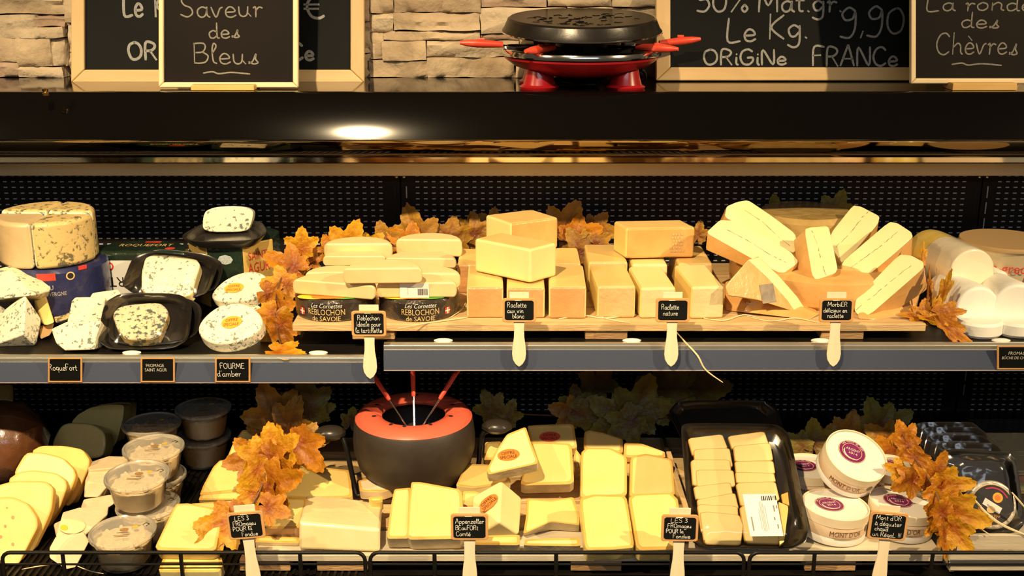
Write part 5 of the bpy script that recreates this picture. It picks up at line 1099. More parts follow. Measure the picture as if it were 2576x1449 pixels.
b = bmesh.new(); b.faces.new([b.verts.new(lpn.hit(*p)) for p in lq[::-1]]); lb = mk('price_label', b, PAPER, t, smooth=False)
f, L = px_frame(lpn, *lq[3], *lq[0]); Wd = (lpn.hit(*lq[2])-lpn.hit(*lq[3])).length          # label text runs along its long side
b = bmesh.new(); x = L*.80
while x < L*.91: w_ = random.choice((.0004, .0009, .0013)); rect2(b, lambda X, Y_, h=0: f(L*.82+Y_, -X, h), Wd*.55+(x-L*.80)*3.0, 0, Wd*.55+(x-L*.80)*3.0+w_*1.6, L*.11, .0006); x += (w_+.0008)*.55
mk('barcode', b, BLACKI, lb, smooth=False, kind='stuff')
b = bmesh.new(); g = lambda X, Y_, h=0: f(X, -Y_, h)
for k, (x0, y0, x1) in enumerate(((.12, .12, .45), (.15, .40, .62), (.1, .46, .8), (.1, .50, .8), (.1, .54, .75), (.12, .60, .7), (.35, .82, .42), (.15, .88, .25), (.55, .86, .7), (.62, .95, .7))):
    rect2(b, g, x0*L, y0*Wd, x1*L, y0*Wd+(.0022 if k in (0, 6, 7, 8, 9) else .0006), .0006)
mk('print_lines', b, M('print_grey', (.25, .24, .22), None, rough=.6), lb, smooth=False, kind='stuff')
# ---------------------------------------------------------------- mont d'or boxes
def spruce(c, axis, spin, rr, lab, hgt=.05):
    t = thing('spruce_cheese_box', lab, 'cheese box', (0, 0, 0), 'round spruce cheese boxes')
    z = Vector(axis).normalized(); x = Vector((1, 0, 0)); x = (x-z*x.dot(z)).normalized(); yv = z.cross(x); m = Matrix((x, yv, z)).transposed()
    m = m @ Matrix.Rotation(R(spin), 3, 'Z'); t.rotation_euler = m.to_euler(); t.location = Vector(c)-m @ Vector((0, 0, hgt))
    b = bmesh.new(); lathe(b, [(0, .001), (rr*.97, .001), (rr*.985, .003), (rr*.985, .014), (rr*.96, .016), (rr*.96, hgt-.014)], seg=56); mk('box_base', b, M('box_foam_white', (.82, .78, .70), None, rough=.5), t, local=True)
    b = bmesh.new(); lathe(b, [(rr*.972, .013), (rr*.985, .015), (rr*.985, hgt-.013), (rr*.972, hgt-.012)], seg=56); mk('label_band', b, BOXL, t, local=True)
    b = bmesh.new(); lathe(b, [(rr*.962, hgt-.015), (rr, hgt-.015), (rr, hgt+.0005), (rr*.965, hgt+.0005), (rr*.962, hgt-.003), (0, hgt-.003)], seg=64); mk('box_lid', b, [BOXW], t, local=True)
    b = bmesh.new(); lathe(b, [(rr*.955, hgt-.0026), (rr*.95, hgt-.002), (0, hgt-.0018)], seg=56); mk('lid_paper', b, NACRE, t, local=True)
    f = lambda X, Y_, h=0: Vector((X, Y_, hgt-.0018+h)); o_ = (.004, -.010) if 1 else 0
    b = bmesh.new(); disc2(b, f, -.008, .006, .0245, .0245, .0004, n=48); sk = mk('sticker', b, PURPLE, t, local=True, smooth=False)
    b = bmesh.new(); disc2(b, f, -.008, .006, .0240, .0240, .0007, n=48, r0=.965); disc2(b, f, -.008, .006, .0178, .0178, .0007, n=48, r0=.95); mk('sticker_ring', b, GOLDI, sk, local=True, smooth=False)
    PNK = M('print_pale', (.80, .68, .62), None, rough=.5)
    b = bmesh.new(); printed(b, 'ARGENT', f, -.0195, .0075, .025, .0055, .0009); printed(b, '2014', f, -.0145, -.0005, .016, .0055, .0009)
    for txt, a0, sg in (('Les Monts de Joux', 150, 1),):
        for i, ch in enumerate(txt):
            if ch == ' ': continue
            a = R(a0-i*7.4); g = lambda X, Y_, h=0, a=a: f(-.008+(.0195+Y_)*math.cos(a)+X*math.sin(a), .006+(.0195+Y_)*math.sin(a)-X*math.cos(a), h)
            printed(b, ch, g, -.0010, 0, .0021, .0032, .0009)
    mk('print', b, PNK, sk, local=True, smooth=False, kind='stuff')
    b = bmesh.new(); ribbon(b, [(-.022, .008), (-.020, -.002), (-.012, -.009), (.002, -.010)], .0007, f, .0009); ribbon(b, [(-.0235, .004), (-.019, -.006), (-.010, -.011)], .0005, f, .0009); mk('laurel', b, PNK, sk, local=True, smooth=False, kind='stuff')
    cf = cyl(0, 0, rr*.985, .019, 0)
    b = bmesh.new(); printed(b, "MONT D'OR", cf, -.034, 0, .056, .0095, .0008); mk('print', b, M('print_umber', (.17, .07, .035), None, rough=.5), t, local=True, smooth=False)
    b = bmesh.new(); disc2(b, cf, .040, .008, .006, .006, .0008); mk('seal', b, M('print_umber2', (.16, .12, .08), None, rough=.5), t, local=True, smooth=False)
    b = bmesh.new()
    for k in range(3): rect2(b, cf, -.03+.004*k, -.003-.0022*k+(.016 if k == 2 else 0), .028, -.0022-.0022*k+(.016 if k == 2 else 0), .0008, n=8)
    mk('print_lines', b, M('print_umber3', (.35, .2, .1), None, rough=.5), t, local=True, smooth=False, kind='stuff')
    return t
hB = .05
def flat_box(cx_, cy_, z, tilt, spin, rr, lab): spruce(atZ(*q('C6', cx_, cy_), z), tilt, spin, rr, lab)
flat_box(215, 660, ZQ+.052, (0, 0, 1), 10, .054, 'round spruce box with purple sticker behind the tilted box, beside the sliced tray')
flat_box(815, 660, ZQ+.052, (.05, 0, 1), -20, .050, 'round spruce box with purple sticker behind the tilted box, beside the leaves')
flat_box(405, 938, ZQ+.053, (.06, -.03, 1), 14, .0565, "round spruce box reading Mont d'Or at the front beside the sliced tray")
flat_box(890, 918, ZQ+.053, (.07, -.03, 1), -6, .0565, 'round spruce box with silver medal sticker behind the last hand-lettered sign')
spruce(atY(*q('C6', 555, 585), 1.825), (.20, -.46, .86), -18, .0555, 'tilted round spruce box with a purple Argent 2014 medal on top of the others')
# ---------------------------------------------------------------- right: crate, trays, clear boxes
ct = thing('wooden_crate', 'low pale wooden crate holding black trays at the right end', 'crate', (1.0, 1.9, ZD))
x0 = atY(*q('C6', 1300, 1200), 1.70).x; x1 = x0+.32
def board(px0, py0, px1, py1, yy, x_end):
    a = atY(*q('C6', px0, py0), yy); c = atY(*q('C6', px0, py1), yy); mk('slat', bxo(a.x, x_end, yy, yy+.008, c.z, a.z), CRATE, ct, .0012)
board(1308, 1158, 0, 1262, 1.692, x1); board(1228, 1285, 0, 1350, 1.672, x1); board(1228, 1362, 0, 1412, 1.672, x1)
mk('crate_side', bxo(x0-.012, x0-.004, 1.70, 2.1, ZD, ZD+.075), CRATE, ct, .0012); mk('crate_side', bxo(x1-.008, x1, 1.70, 2.1, ZD, ZD+.075), CRATE, ct, .0012); mk('crate_floor', bxo(x0-.004, x1-.008, 1.70, 2.1, ZD+.002, ZD+.012), CRATE, ct)
gtr = 'black trays standing in the crate'
rear = [(955, 470), (985, 345), (1380, 345), (1440, 390), (1640, 1100), (1200, 1100)]
for k, (dx, dy, yy, lab) in enumerate(((0, 0, 1.93, 'rearmost of the black trays standing in the crate'), (45, 36, 1.895, 'black tray with wrinkled film second from the back in the crate'), (75, 95, 1.86, 'black tray third from the back in the crate'), (145, 148, 1.825, 'black tray behind the one with the labelled round cheese'))):
    lim = (895, 958, 1024, 1095)[k]; poly = [(x+dx-(0 if y < 1000 else (1110-lim)*.28), min(y+dy, lim+5)) for x, y in rear]; lo = (1300+dx, lim)
    tray(lab, qs('C6', poly), atY(*q('C6', *lo), yy), 24, -4, .012, .12, film=.002, group=gtr)
t, pl = tray('front black tray with a round cheese labelled in gold and red', qs('C6', [(1150, 620), (1205, 535), (1640, 560), (1700, 620), (1775, 1145), (1215, 1145)]), atY(*q('C6', 1500, 1145), 1.745), 26, -4, .016, .14, film=.020)
c = pl.hit(*q('C6', 1503, 938)); P = [c+pl.u*.0405*math.cos(a*math.pi/24)+pl.v*.0405*math.sin(a*math.pi/24)+pl.n*.016 for a in range(48)]
b = bmesh.new(); prism(b, P, [p-pl.n*.028 for p in P]); rc = mk('round_cheese', b, M('silver_foil', (.60, .54, .44), (.74, .68, .58), 60, .35, .6, 90, metal=.4), None, .004, 3, label='small round cheese in silvery foil with black and gold label', cat='cheese')
uv0 = pl.uv(c); f = lambda x, y, h=0: pl.at(uv0[0]+x, uv0[1]+y, .016+h)
b = bmesh.new(); disc2(b, f, 0, 0, .0345, .0345, .0006, n=48); rl = mk('label', b, GOLDI, rc, smooth=False); b = bmesh.new(); disc2(b, f, 0, 0, .033, .033, .0010, n=48); mk('label_field', b, BLACKI, rl, smooth=False)
b = bmesh.new(); disc2(b, f, .009, .012, .0085, .0085, .0014); mk('orange_seal', b, YEST, rl, smooth=False); b = bmesh.new(); disc2(b, f, .009, .012, .0045, .0045, .0018); mk('seal_centre', b, ORST, rl, smooth=False)
b = bmesh.new(); g = lambda x, y, h=0: f(x*.82+y*.45, -x*.5+y*.85, h); rect2(b, g, -.016, -.008, .017, .004, .0014); mk('cream_banner', b, PAPER, rl, smooth=False)
b = bmesh.new(); disc2(b, f, -.003, -.008, .007, .006, .0018); mk('cream_emblem', b, GOLDI, rl, smooth=False)
b = bmesh.new(); g2 = lambda x, y, h=0: f(-.022-y, -.006+x, h); printed(b, 'her', g2, -.010, -.004, .018, .0085, .0014); g3 = lambda x, y, h=0: f(-x, -.018-y, h); printed(b, 'elles', g3, -.012, -.002, .022, .007, .0014); mk('print', b, M('print_orange', (.65, .25, .05), None, rough=.5), rl, smooth=False)
b = bmesh.new(); ribbon(b, [(-.010, .0265), (.003, .028), (.016, .023), (.025, .012)], .0011, f, .0014); mk('red_arc', b, M('print_crimson', (.55, .03, .10), None, rough=.5), rl, smooth=False)
# clear boxes at the edge
gcb = 'clear plastic boxes'
def cbox(px, py, Y, lab, red):
    p = atY(*q('C6', px, py), Y); t = thing('clear_box', lab, 'plastic box', (p.x+.06, p.y+.04, p.z-.05), gcb)
    b = bmesh.new(); box(b, p.x, p.x+.14, p.y, p.y+.09, p.z-.045, p.z); mk('box_shell', b, BOXP, t, .006, 3)
    mk('rim', bxo(p.x-.003, p.x+.143, p.y-.003, p.y+.093, p.z-.006, p.z-.002), BOXP, t, .002)
    b = bmesh.new(); lathe(b, [(0, 0), (.030, .002), (.032, .010), (.02, .022), (0, .027)], (p.x+(.035 if red else .03), p.y+.045, p.z-.030), 24, sx=1.2); mk('red_topping', b, SALMON, t)
    b = bmesh.new(); box(b, p.x+.075, p.x+.11, p.y+.02, p.y+.06, p.z-.032, p.z-.01); mk('green_herb', b, GREEN, t, .006, 2)
    mk('base_cream', bxo(p.x+.006, p.x+.134, p.y+.006, p.y+.084, p.z-.041, p.z-.031), PALE, t, .003)
cbox(1490, 450, 2.05, 'clear plastic box with a red topping behind the standing trays', 1); cbox(1600, 560, 1.93, 'clear plastic box with a red topping beside the standing trays', 1); cbox(1690, 700, 1.83, 'clear plastic box with a red topping nearest the crate front', 0)
# ---------------------------------------------------------------- vine leaf garlands
def leaf_mesh(seed, mat):
    rnd = random.Random(seed); NA, NR = 108, 6
    lobes = [(90, 1.0, 30), (34, .86, 27), (146, .86, 27), (-24, .62, 26), (204, .62, 26)]
    lobes = [(a+rnd.uniform(-5, 5), l*rnd.uniform(.9, 1.1), w_) for a, l, w_ in lobes]
    def rad(a):
        r = .50
        for c, l, w_ in lobes:
            d = abs((a-c+180) % 360-180); r = max(r, l*(1-.5*(d/34)**1.25) if d < 34 else 0)
        d = abs((a-270+180) % 360-180)
        if d < 22: r *= .25+.75*d/22
        return r
    bm = bmesh.new(); rd = bm.verts.layers.float.new('rad'); ve = bm.verts.layers.float.new('vein'); rings = []
    curl, fold, tw = rnd.uniform(-.25, .35), rnd.uniform(.05, .3), rnd.uniform(-.2, .2)
    for j in range(NR+1):
        row = []
        for i in range(NA):
            a = 360*i/NA; R0 = rad(a); k = j/NR
            saw = (.042*(1 if i % 3 == 0 else (.1 if i % 3 == 1 else -.6))) if j == NR else 0
            r = R0*k*(1+saw); x, y = r*math.cos(R(a)), r*math.sin(R(a))
            dv = min(abs((a-c+180) % 360-180) for c, l, w_ in lobes)
            z = fold*abs(math.sin(R(dv*2)))*r*.45 + curl*(x*x*.7+(y-.2)**2*.35) + tw*x*y + .06*noise.noise((x*2.4+seed, y*2.4, seed*.7))+.03*noise.noise((x*7, y*7, seed))*k
            v = bm.verts.new((x, y, z)); v[rd] = k*min(1, R0*1.25); v[ve] = max(0, 1-dv/4.5)*.7*(1-k*.6) if j else .6
            row.append(v)
        rings.append(row)
    for A, B in zip(rings, rings[1:]):
        for i in range(NA):
            j = (i+1) % NA; bm.faces.new((A[i], A[j], B[j], B[i]))
    bmesh.ops.remove_doubles(bm, verts=bm.verts[:], dist=1e-5)
    me = bpy.data.meshes.new('leaf'); bm.to_mesh(me); bm.free(); me.materials.append(mat)
    me.polygons.foreach_set('use_smooth', [True]*len(me.polygons)); return me
LM = [[leaf_mesh(s*4+i, m) for s in range(4)] for i, m in enumerate(LEAFS)]
def garland(label, stems, leaves, r=.0016):
    """leaves: region, x, y, Y, size, roll (0 = tip up, clockwise), lean, yaw, colour, [narrow]"""
    first = leaves[0]; base = atY(*q(*first[:3]), first[3]); g = thing('leaf_garland', label, 'leaf garland', base)
    for k, L in enumerate(leaves):
        rg, x, y, Y, size, roll, lean, yaw, col = L[:9]; nar = L[9] if len(L) > 9 else 1
        px, py = q(rg, x, y); p = atY(px, py, Y); pl = Plane(p, lean, yaw); s = size*REG[rg][2]*mpp(p)/1.25
        a = R(-roll); u = pl.u*math.cos(a)+pl.v*math.sin(a); v = -pl.u*math.sin(a)+pl.v*math.cos(a)
        o = bpy.data.objects.new('leaf', LM[col][(k*7+int(x)) % 4]); COL.objects.link(o)
        p = p-v*s*.25
        m = Matrix((u*s*nar, v*s, pl.n*s)).transposed().to_4x4(); m.translation = p-base
        o.parent = g; o.matrix_local = m
    for st in stems:
        b = bmesh.new(); tube(b, spline([atY(*q(*s[:3]), s[3]) for s in st], 5), r, 6); mk('stem', b, M('stem_brown', (.16, .07, .025), None, rough=.6), g)
garland('orange and yellow vine leaf garland running from the blue cheeses to behind the reblochons', [[('B2', 200, 1150, 1.97), ('B2', 150, 900, 2.0), ('B2', 190, 650, 2.06), ('B2', 350, 500, 2.14), ('B2', 700, 430, 2.24), ('B2', 1100, 400, 2.28), ('B2', 1500, 400, 2.30)]],
    [('B2', 345, 385, 2.15, 200, 5, 10, 10, 1), ('B2', 235, 545, 2.10, 270, -60, 25, 20, 0), ('B2', 300, 600, 2.12, 210, 40, 20, -20, 0), ('B2', 190, 690, 2.06, 240, -80, 25, 10, 1), ('B2', 130, 760, 2.045, 200, 120, 20, 25, 0), ('B2', 190, 860, 2.02, 260, 60, 20, -25, 0), ('B2', 120, 960, 1.995, 280, -150, 15, 15, 1), ('B2', 215, 1030, 1.985, 240, 160, 10, -10, 0),
     ('B2', 225, 1178, 1.922, 260, 105, 74, 0, 1, .75), ('B2', 430, 490, 2.17, 170, 80, 20, 10, 0), ('B2', 540, 425, 2.22, 170, -20, 15, 0, 0), ('B2', 700, 375, 2.24, 280, 25, 12, 15, 1), ('B2', 640, 400, 2.26, 220, -40, 12, -20, 0), ('B2', 860, 395, 2.27, 190, 40, 15, 0, 1),
     ('B2', 950, 350, 2.30, 210, -10, 10, 10, 2), ('B2', 1180, 300, 2.31, 330, -18, 10, -8, 2), ('B2', 1110, 380, 2.30, 260, -60, 14, 0, 0), ('B2', 1460, 330, 2.32, 270, 75, 12, 10, 2), ('B2', 1640, 290, 2.33, 200, 60, 12, 0, 2)])
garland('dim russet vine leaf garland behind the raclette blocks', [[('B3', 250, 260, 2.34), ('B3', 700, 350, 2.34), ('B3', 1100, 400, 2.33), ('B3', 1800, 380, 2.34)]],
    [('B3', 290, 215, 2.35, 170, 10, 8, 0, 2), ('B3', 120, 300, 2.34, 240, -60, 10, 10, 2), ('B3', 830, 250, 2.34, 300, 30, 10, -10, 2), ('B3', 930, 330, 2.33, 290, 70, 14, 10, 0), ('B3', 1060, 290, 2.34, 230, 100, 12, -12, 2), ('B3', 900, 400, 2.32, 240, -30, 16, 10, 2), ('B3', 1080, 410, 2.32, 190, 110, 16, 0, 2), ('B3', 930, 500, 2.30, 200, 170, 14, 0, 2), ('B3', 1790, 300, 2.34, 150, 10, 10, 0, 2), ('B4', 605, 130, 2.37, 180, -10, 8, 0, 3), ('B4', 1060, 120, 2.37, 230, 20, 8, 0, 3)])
garland('orange leaf sprig with narrow curled leaves between morbier and goat cheese', [[('B4', 1700, 900, 1.985), ('B4', 1740, 800, 2.0), ('B4', 1690, 520, 2.07)], [('B4', 1700, 900, 1.985), ('B4', 1860, 690, 1.985)]],
    [('B4', 1690, 890, 1.972, 170, 10, 30, 0, 0), ('B4', 1682, 465, 2.06, 170, 25, 20, 40, 1, .4), ('B4', 1722, 700, 2.00, 260, 12, 12, 50, 0, .42), ('B4', 1850, 700, 1.982, 230, 8, 14, -40, 1, .36), ('B4', 1780, 830, 1.975, 180, 40, 20, 20, 1, .45), ('B4', 1625, 910, 1.968, 200, -85, 40, 0, 0, .5), ('B4', 1750, 935, 1.955, 190, 120, 55, 0, 1, .6), ('B4', 1880, 885, 1.960, 240, 85, 40, 0, 0, .6), ('B4', 1900, 1030, 1.938, 330, 140, 35, 20, 0, .45)])
garland('bright orange leaf sprig rising behind the first Fondue sign', [[('C2', 600, 960, 1.735), ('C2', 680, 800, 1.76), ('C2', 720, 600, 1.80), ('C2', 740, 480, 1.83)]],
    [('C2', 735, 520, 1.815, 280, 0, 20, 10, 1), ('C2', 830, 530, 1.81, 260, 50, 25, -25, 1), ('C2', 625, 590, 1.80, 230, -60, 20, 25, 1), ('C2', 560, 620, 1.83, 320, -105, 30, 0, 0), ('C2', 770, 620, 1.79, 260, 110, 20, -20, 0), ('C2', 640, 740, 1.77, 280, -160, 18, 25, 1, .7), ('C2', 780, 780, 1.765, 340, 65, 22, -25, 0), ('C2', 870, 730, 1.78, 190, 80, 15, 0, 0), ('C2', 720, 870, 1.755, 260, 170, 20, -20, 0, .6), ('C2', 590, 880, 1.75, 190, -120, 25, 0, 1), ('C2', 440, 1040, 1.715, 260, -120, 40, 0, 0), ('C2', 380, 1120, 1.700, 300, -150, 40, 0, 1), ('C2', 320, 1180, 1.690, 230, -130, 45, 10, 1), ('C2', 760, 970, 1.725, 230, 110, 45, 0, 0)])
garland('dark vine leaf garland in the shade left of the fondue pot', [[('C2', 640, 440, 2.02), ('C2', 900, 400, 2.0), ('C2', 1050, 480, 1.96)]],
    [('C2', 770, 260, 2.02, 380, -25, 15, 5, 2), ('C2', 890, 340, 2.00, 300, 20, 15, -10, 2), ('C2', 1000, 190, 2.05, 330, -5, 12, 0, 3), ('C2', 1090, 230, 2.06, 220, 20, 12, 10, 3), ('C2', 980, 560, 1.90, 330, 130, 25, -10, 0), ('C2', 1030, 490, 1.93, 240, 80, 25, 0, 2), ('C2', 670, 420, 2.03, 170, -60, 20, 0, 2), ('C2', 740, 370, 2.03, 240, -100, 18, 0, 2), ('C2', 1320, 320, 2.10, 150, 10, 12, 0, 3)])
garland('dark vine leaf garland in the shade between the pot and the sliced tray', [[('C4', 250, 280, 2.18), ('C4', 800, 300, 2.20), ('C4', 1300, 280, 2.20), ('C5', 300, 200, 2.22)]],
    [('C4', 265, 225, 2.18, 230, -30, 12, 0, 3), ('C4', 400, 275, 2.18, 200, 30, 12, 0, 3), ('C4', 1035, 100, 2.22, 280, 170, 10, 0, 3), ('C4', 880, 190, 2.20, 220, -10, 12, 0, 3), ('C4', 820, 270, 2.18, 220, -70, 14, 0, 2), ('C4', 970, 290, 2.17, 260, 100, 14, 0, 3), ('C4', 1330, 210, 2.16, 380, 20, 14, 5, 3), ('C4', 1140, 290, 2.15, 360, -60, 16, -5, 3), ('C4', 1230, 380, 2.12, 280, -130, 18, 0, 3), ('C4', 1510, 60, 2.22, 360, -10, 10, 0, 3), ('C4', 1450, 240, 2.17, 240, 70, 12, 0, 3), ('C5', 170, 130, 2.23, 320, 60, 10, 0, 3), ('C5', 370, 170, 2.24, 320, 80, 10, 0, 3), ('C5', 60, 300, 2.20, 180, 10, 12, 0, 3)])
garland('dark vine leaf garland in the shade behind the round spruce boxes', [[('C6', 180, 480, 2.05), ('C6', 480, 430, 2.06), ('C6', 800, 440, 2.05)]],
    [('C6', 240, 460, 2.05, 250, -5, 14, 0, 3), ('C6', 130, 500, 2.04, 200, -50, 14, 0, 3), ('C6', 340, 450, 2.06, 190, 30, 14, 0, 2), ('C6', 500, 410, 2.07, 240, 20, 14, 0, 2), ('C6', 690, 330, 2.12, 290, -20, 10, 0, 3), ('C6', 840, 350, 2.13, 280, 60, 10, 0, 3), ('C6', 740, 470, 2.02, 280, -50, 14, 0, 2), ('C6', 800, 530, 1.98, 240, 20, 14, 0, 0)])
garland('bright orange leaf garland between the spruce boxes and the crate', [[('C6', 880, 420, 1.87), ('C6', 980, 620, 1.80), ('C6', 1100, 800, 1.745), ('C6', 1170, 1000, 1.71), ('C6', 1190, 1200, 1.685)]],
    [('C6', 885, 450, 1.865, 250, -20, 15, 20, 0), ('C6', 940, 560, 1.83, 240, 150, 18, -25, 0, .7), ('C6', 1010, 630, 1.80, 220, 120, 20, -15, 0, .6), ('C6', 850, 700, 1.80, 210, -60, 20, 20, 1, .7), ('C6', 920, 770, 1.79, 220, -110, 25, 0, 0), ('C6', 1040, 760, 1.76, 200, -30, 18, 35, 0, .8), ('C6', 1140, 690, 1.765, 230, 10, 15, -30, 0, .7), ('C6', 1235, 790, 1.745, 260, 75, 18, -20, 1, .85), ('C6', 1130, 880, 1.735, 250, -150, 18, 20, 0, .8), ('C6', 1180, 930, 1.725, 260, 30, 18, -20, 0, .8), ('C6', 1310, 1010, 1.705, 320, 95, 18, -15, 1, .9), ('C6', 1180, 1060, 1.70, 290, 175, 15, 20, 0, .8), ('C6', 1280, 1150, 1.690, 260, 135, 15, -15, 1, .8), ('C6', 1180, 1190, 1.685, 230, -175, 15, 30, 0, .6), ('C6', 1110, 1080, 1.70, 190, -120, 18, 20, 0, .7)])

# ---------------------------------------------------------------- hand-lettered signs on wooden spatulas
def sign(label, cx, cy, Y, w_px, h_px, tip_py, lines, roll=0, lean=6, cxt=None):
    p = atY(cx, cy, Y); s = mpp(p); hx, hz = w_px*s/2, h_px*s/2; Ld = (tip_py-cy)*s/math.cos(TH)*1.02
    t = thing('price_sign', label, 'price sign', p, 'hand-lettered signs on spatulas', (R(-lean), R(roll), 0))
    def flat(nm, pts, y0, y1, m, bev=.0012, par=None):
        b = bmesh.new(); prism(b, [Vector((x, y0, z)) for x, z in pts], [Vector((x, y1, z)) for x, z in pts]); return mk(nm, b, m, par or t, bev, 2, local=True)
    fr = .0042
    rr = lambda a, b_, k=.003: chaikin([(-a, -b_), (a, -b_), (a, b_), (-a, b_)], .06, 2)
    bo = flat('sign_frame', rr(hx, hz), -.002, .002, TAGF)
    flat('slate', rr(hx-fr, hz-fr), -.0028, -.0012, SLATE, .0004)
    flat('clip_tab', [(-.017, hz-.004), (.017, hz-.004), (.017, hz+.010), (-.017, hz+.010)], .0022, .0042, SPAT)
    z0 = -hz+.002
    prof = [(.0095, 0), (.0085, -.18), (.0090, -.36), (.0112, -.55), (.0122, -.72), (.0108, -.84), (.0062, -.94), (0, -1.0)]; Lh = Ld+z0
    pts = [(x, z0+k*Lh) for x, k in prof]+[(-x, z0+k*Lh) for x, k in reversed(prof[:-1])]
    flat('spatula', pts, .0008, .0038, SPAT, .001)
    f = lambda x, y, h=0: Vector((x, -.0028-h, y))
    b = bmesh.new(); wi, hi = 2*(hx-fr), 2*(hz-fr)
    for text, fx_, fy, fw, fs_ in lines: hand(b, text, f, -wi/2+fx_*wi, -hi/2+fy*hi, fw*wi, fs_*hi, .00036, .0003)
    mk('lettering', b, INK, t, local=True, smooth=False, kind='stuff')
    b = bmesh.new(); tube(b, [Vector((-.007, -.0026, hz-.0042)), Vector((.004, -.0026, hz-.0040))], .0005, 5); mk('staple', b, PAPER, t, local=True)
sign('black sign lettered Reblochon on a wooden spatula below the reblochons', 928, 814, 1.884, 87, 66, 950, [('Reblechon', .12, .68, .76, .24), ('Ideale pour', .08, .38, .84, .24), ('la tartiflette', .05, .08, .9, .25)], 0)
sign('black sign lettered Raclette aux vin blanc on a wooden spatula', 1306, 780, 1.884, 85, 62, 919, [('Raclette', .08, .66, .68, .26), ('aux vin', .08, .38, .58, .24), ('blanc', .26, .10, .42, .24)], 0)
sign('black sign lettered Raclette Nature on a wooden spatula', 1692, 780, 1.884, 85, 62, 919, [('Raclette', .10, .55, .62, .27), ('nature', .16, .24, .52, .27)], 0)
sign('black sign lettered Morbier délicieux en raclette on a wooden spatula', 2104, 780, 1.884, 86, 62, 919, [('MorbiER', .18, .70, .68, .24), ('délicieux en', .04, .40, .82, .22), ('raclette', .18, .12, .56, .24)], 0)
sign('black tilted sign lettered Les 3 fromages pour la fondue in front of the leaf sprig', 619, 1321, 1.650, 93, 72, 1500, [('LES 3', .18, .76, .46, .20), ('FROmages', .10, .52, .74, .20), ('POUR la', .08, .30, .62, .18), ('Fondue', .34, .04, .52, .20)], -5)
sign('black sign lettered Appenzeller Beaufort Comté on a wooden spatula', 1181, 1325, 1.650, 94, 70, 1500, [('Appenzeller', .06, .68, .90, .22), ('BEauFORt', .06, .38, .72, .22), ('Comté', .08, .10, .46, .22)], 0)
sign('black sign lettered Les 3 fromages pour la fondue in front of the divider', 1710, 1328, 1.650, 93, 71, 1500, [('LES 3', .20, .78, .54, .19), ('FROmages', .10, .54, .76, .19), ('POUR la', .06, .30, .56, .18), ('Fondue', .28, .06, .56, .19)], 1)
sign("black tilted sign lettered Mont d'or à déguster chaud un régal on a wooden spatula", 2233, 1323, 1.648, 97, 74, 1500, [("Mont d'OR", .10, .78, .78, .20), ('à déguster', .08, .53, .82, .20), ('chaud', .10, .30, .42, .19), ('un RégaL !!!', .06, .05, .88, .20)], 5)
# tags clipped in the price rail
def rail_tag(label, x0, y0, x1, y1, lines, fonts=False):
    Y = 1.8838; a, c = atY(x0, y1, Y-.001), atY(x1, y0, Y+.001); lean = -5
    pl = Plane((a+c)/2-Vector((0, .0012, 0)), lean, 0); P = [pl.hit(*p) for p in ((x0, y0), (x1, y0), (x1, y1), (x0, y1))]
    t = thing('rail_tag', label, 'price tag', (pl.p.x, pl.p.y, min(p.z for p in P)), 'tags clipped on the price rail')
    cc = sum(P, Vector())/4
    def ring(poly, k, d):
        b = bmesh.new(); loops(b, [[p-pl.n*d for p in poly], [p+pl.n*.0012 for p in poly], [p+pl.n*.0012 for p in scaled(poly, k, cc)], [p-pl.n*d for p in scaled(poly, k, cc)]]); n = len(poly)
        return b
    mk('tag_frame', ring(P, .90, .001), TAGF, t, .0004, 1)
    b = bmesh.new(); prism(b, [p+pl.n*.0002 for p in scaled(P, .95, cc)], [p-pl.n*.001 for p in scaled(P, .95, cc)]); mk('slate', b, SLATE, t, smooth=False)
    f, L = px_frame(pl, x0, y1, x1); H = (P[0]-P[3]).length
    for text, fx_, fy, fw, fs_ in lines:
        b = bmesh.new()
        if fonts: printed(b, text, f, fx_*L, fy*H, fw*L, fs_*H, .0006)
        else: hand(b, text, f, fx_*L, fy*H, fw*L, fs_*H, .00045, .0006)
        mk('lettering', b, INK if not fonts else M('tag_print', (.62, .58, .48), None, rough=.7), t, smooth=False, kind='stuff')
rail_tag('small black rail tag handwritten Roquefort', 121, 900, 207, 961, [('RoqueFort', .08, .48, .84, .26)])
rail_tag('small black rail tag with two short printed lines between two handwritten tags', 354, 900, 440, 961, [('FROMAGE', .22, .62, .52, .13), ('SAINT AGUR', .17, .44, .64, .13)], True)
rail_tag("small black rail tag handwritten Fourme d'ambert", 541, 900, 630, 961, [('FOURME', .18, .56, .70, .22), ("d'amber", .08, .24, .68, .24)])
rail_tag('small black rail tag printed Fromage Bûche de Chèvre', 2508, 870, 2600, 929, [('FROMAGE', .24, .62, .52, .13), ('BÛCHE DE CHÈVRE', .08, .43, .84, .15)], True)
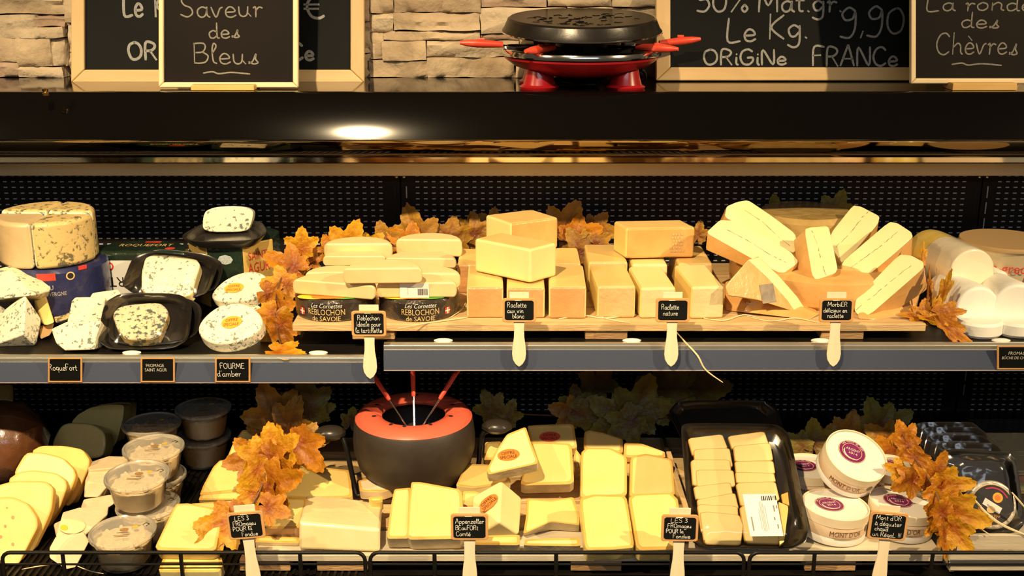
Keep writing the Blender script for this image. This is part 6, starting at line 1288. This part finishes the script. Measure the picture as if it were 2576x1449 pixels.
# ---------------------------------------------------------------- raffia
def strand(label, pts, r0=.0011, flat=1):
    P = spline([atY(px, py, Y) for px, py, Y in pts], 6); b = bmesh.new(); n = len(P)
    tube(b, P, [r0*(.45+.55*math.sin(math.pi*min(1, (i+.6)/n))) for i in range(n)], 6); mk('raffia_strand', b, STRAW, None, label=label, cat='raffia', group='loose raffia strands')
strand('long raffia strand hanging from the pallet over the price rail', [(1702, 836, 1.935), (1725, 862, 1.90), (1755, 895, 1.878), (1775, 930, 1.876), (1818, 962, 1.876)], .0016)
def prone(label, pts, r0=.001): 
    P = spline([atZ(px, py, ZP+.0015+dz) for px, py, dz in pts], 5); b = bmesh.new(); n = len(P)
    tube(b, P, [r0*(.5+.5*math.sin(math.pi*min(1, (i+.6)/n))) for i in range(n)], 6); mk('raffia_strand', b, STRAW, None, label=label, cat='raffia', group='loose raffia strands')
prone('raffia strand lying in front of the tan raclette block', [(1405, 802, 0), (1470, 794, .001), (1520, 800, 0), (1600, 792, .002)], .0014); prone('raffia strand crossing in front of the tan raclette block', [(1500, 794, .001), (1545, 806, 0), (1585, 812, 0)], .0012)
prone('raffia strand lying between the Nature sign and the morbier label', [(1770, 800, 0), (1820, 806, .001), (1870, 792, .001), (1910, 800, 0)], .0013); prone('raffia strand lying under the flat morbier wedge', [(1880, 796, 0), (1940, 808, 0), (2000, 800, .001), (2060, 812, 0)], .0012)
prone('raffia strand at the end of the board beside the right reblochon pack', [(1000, 826, -.0), (1080, 812, 0), (1150, 802, .001), (1185, 796, 0)], .0012); prone('raffia strand lying between reblochon and raclette', [(1130, 800, 0), (1160, 780, .001), (1172, 760, 0)], .0012)
strand('pale raffia strand across the labelled round cheese', [(2450, 1255, 1.728), (2480, 1290, 1.715), (2520, 1320, 1.70), (2585, 1348, 1.69)], .0026)
strand('thin raffia strand at the right end above the crate', [(2545, 1238, 1.73), (2562, 1258, 1.725), (2590, 1290, 1.72)], .0016); strand('raffia strand curling on the crate edge', [(2440, 1330, 1.70), (2460, 1328, 1.695), (2490, 1345, 1.688)], .0012)
strand('thin raffia strand on the deck under the cream wedges', [(55, 1432, 1.692), (100, 1424, 1.695), (150, 1418, 1.70)], .0010); strand('thin raffia strand on the deck in front of the front tub', [(195, 1424, 1.69), (225, 1436, 1.685), (260, 1443, 1.68)], .0010)
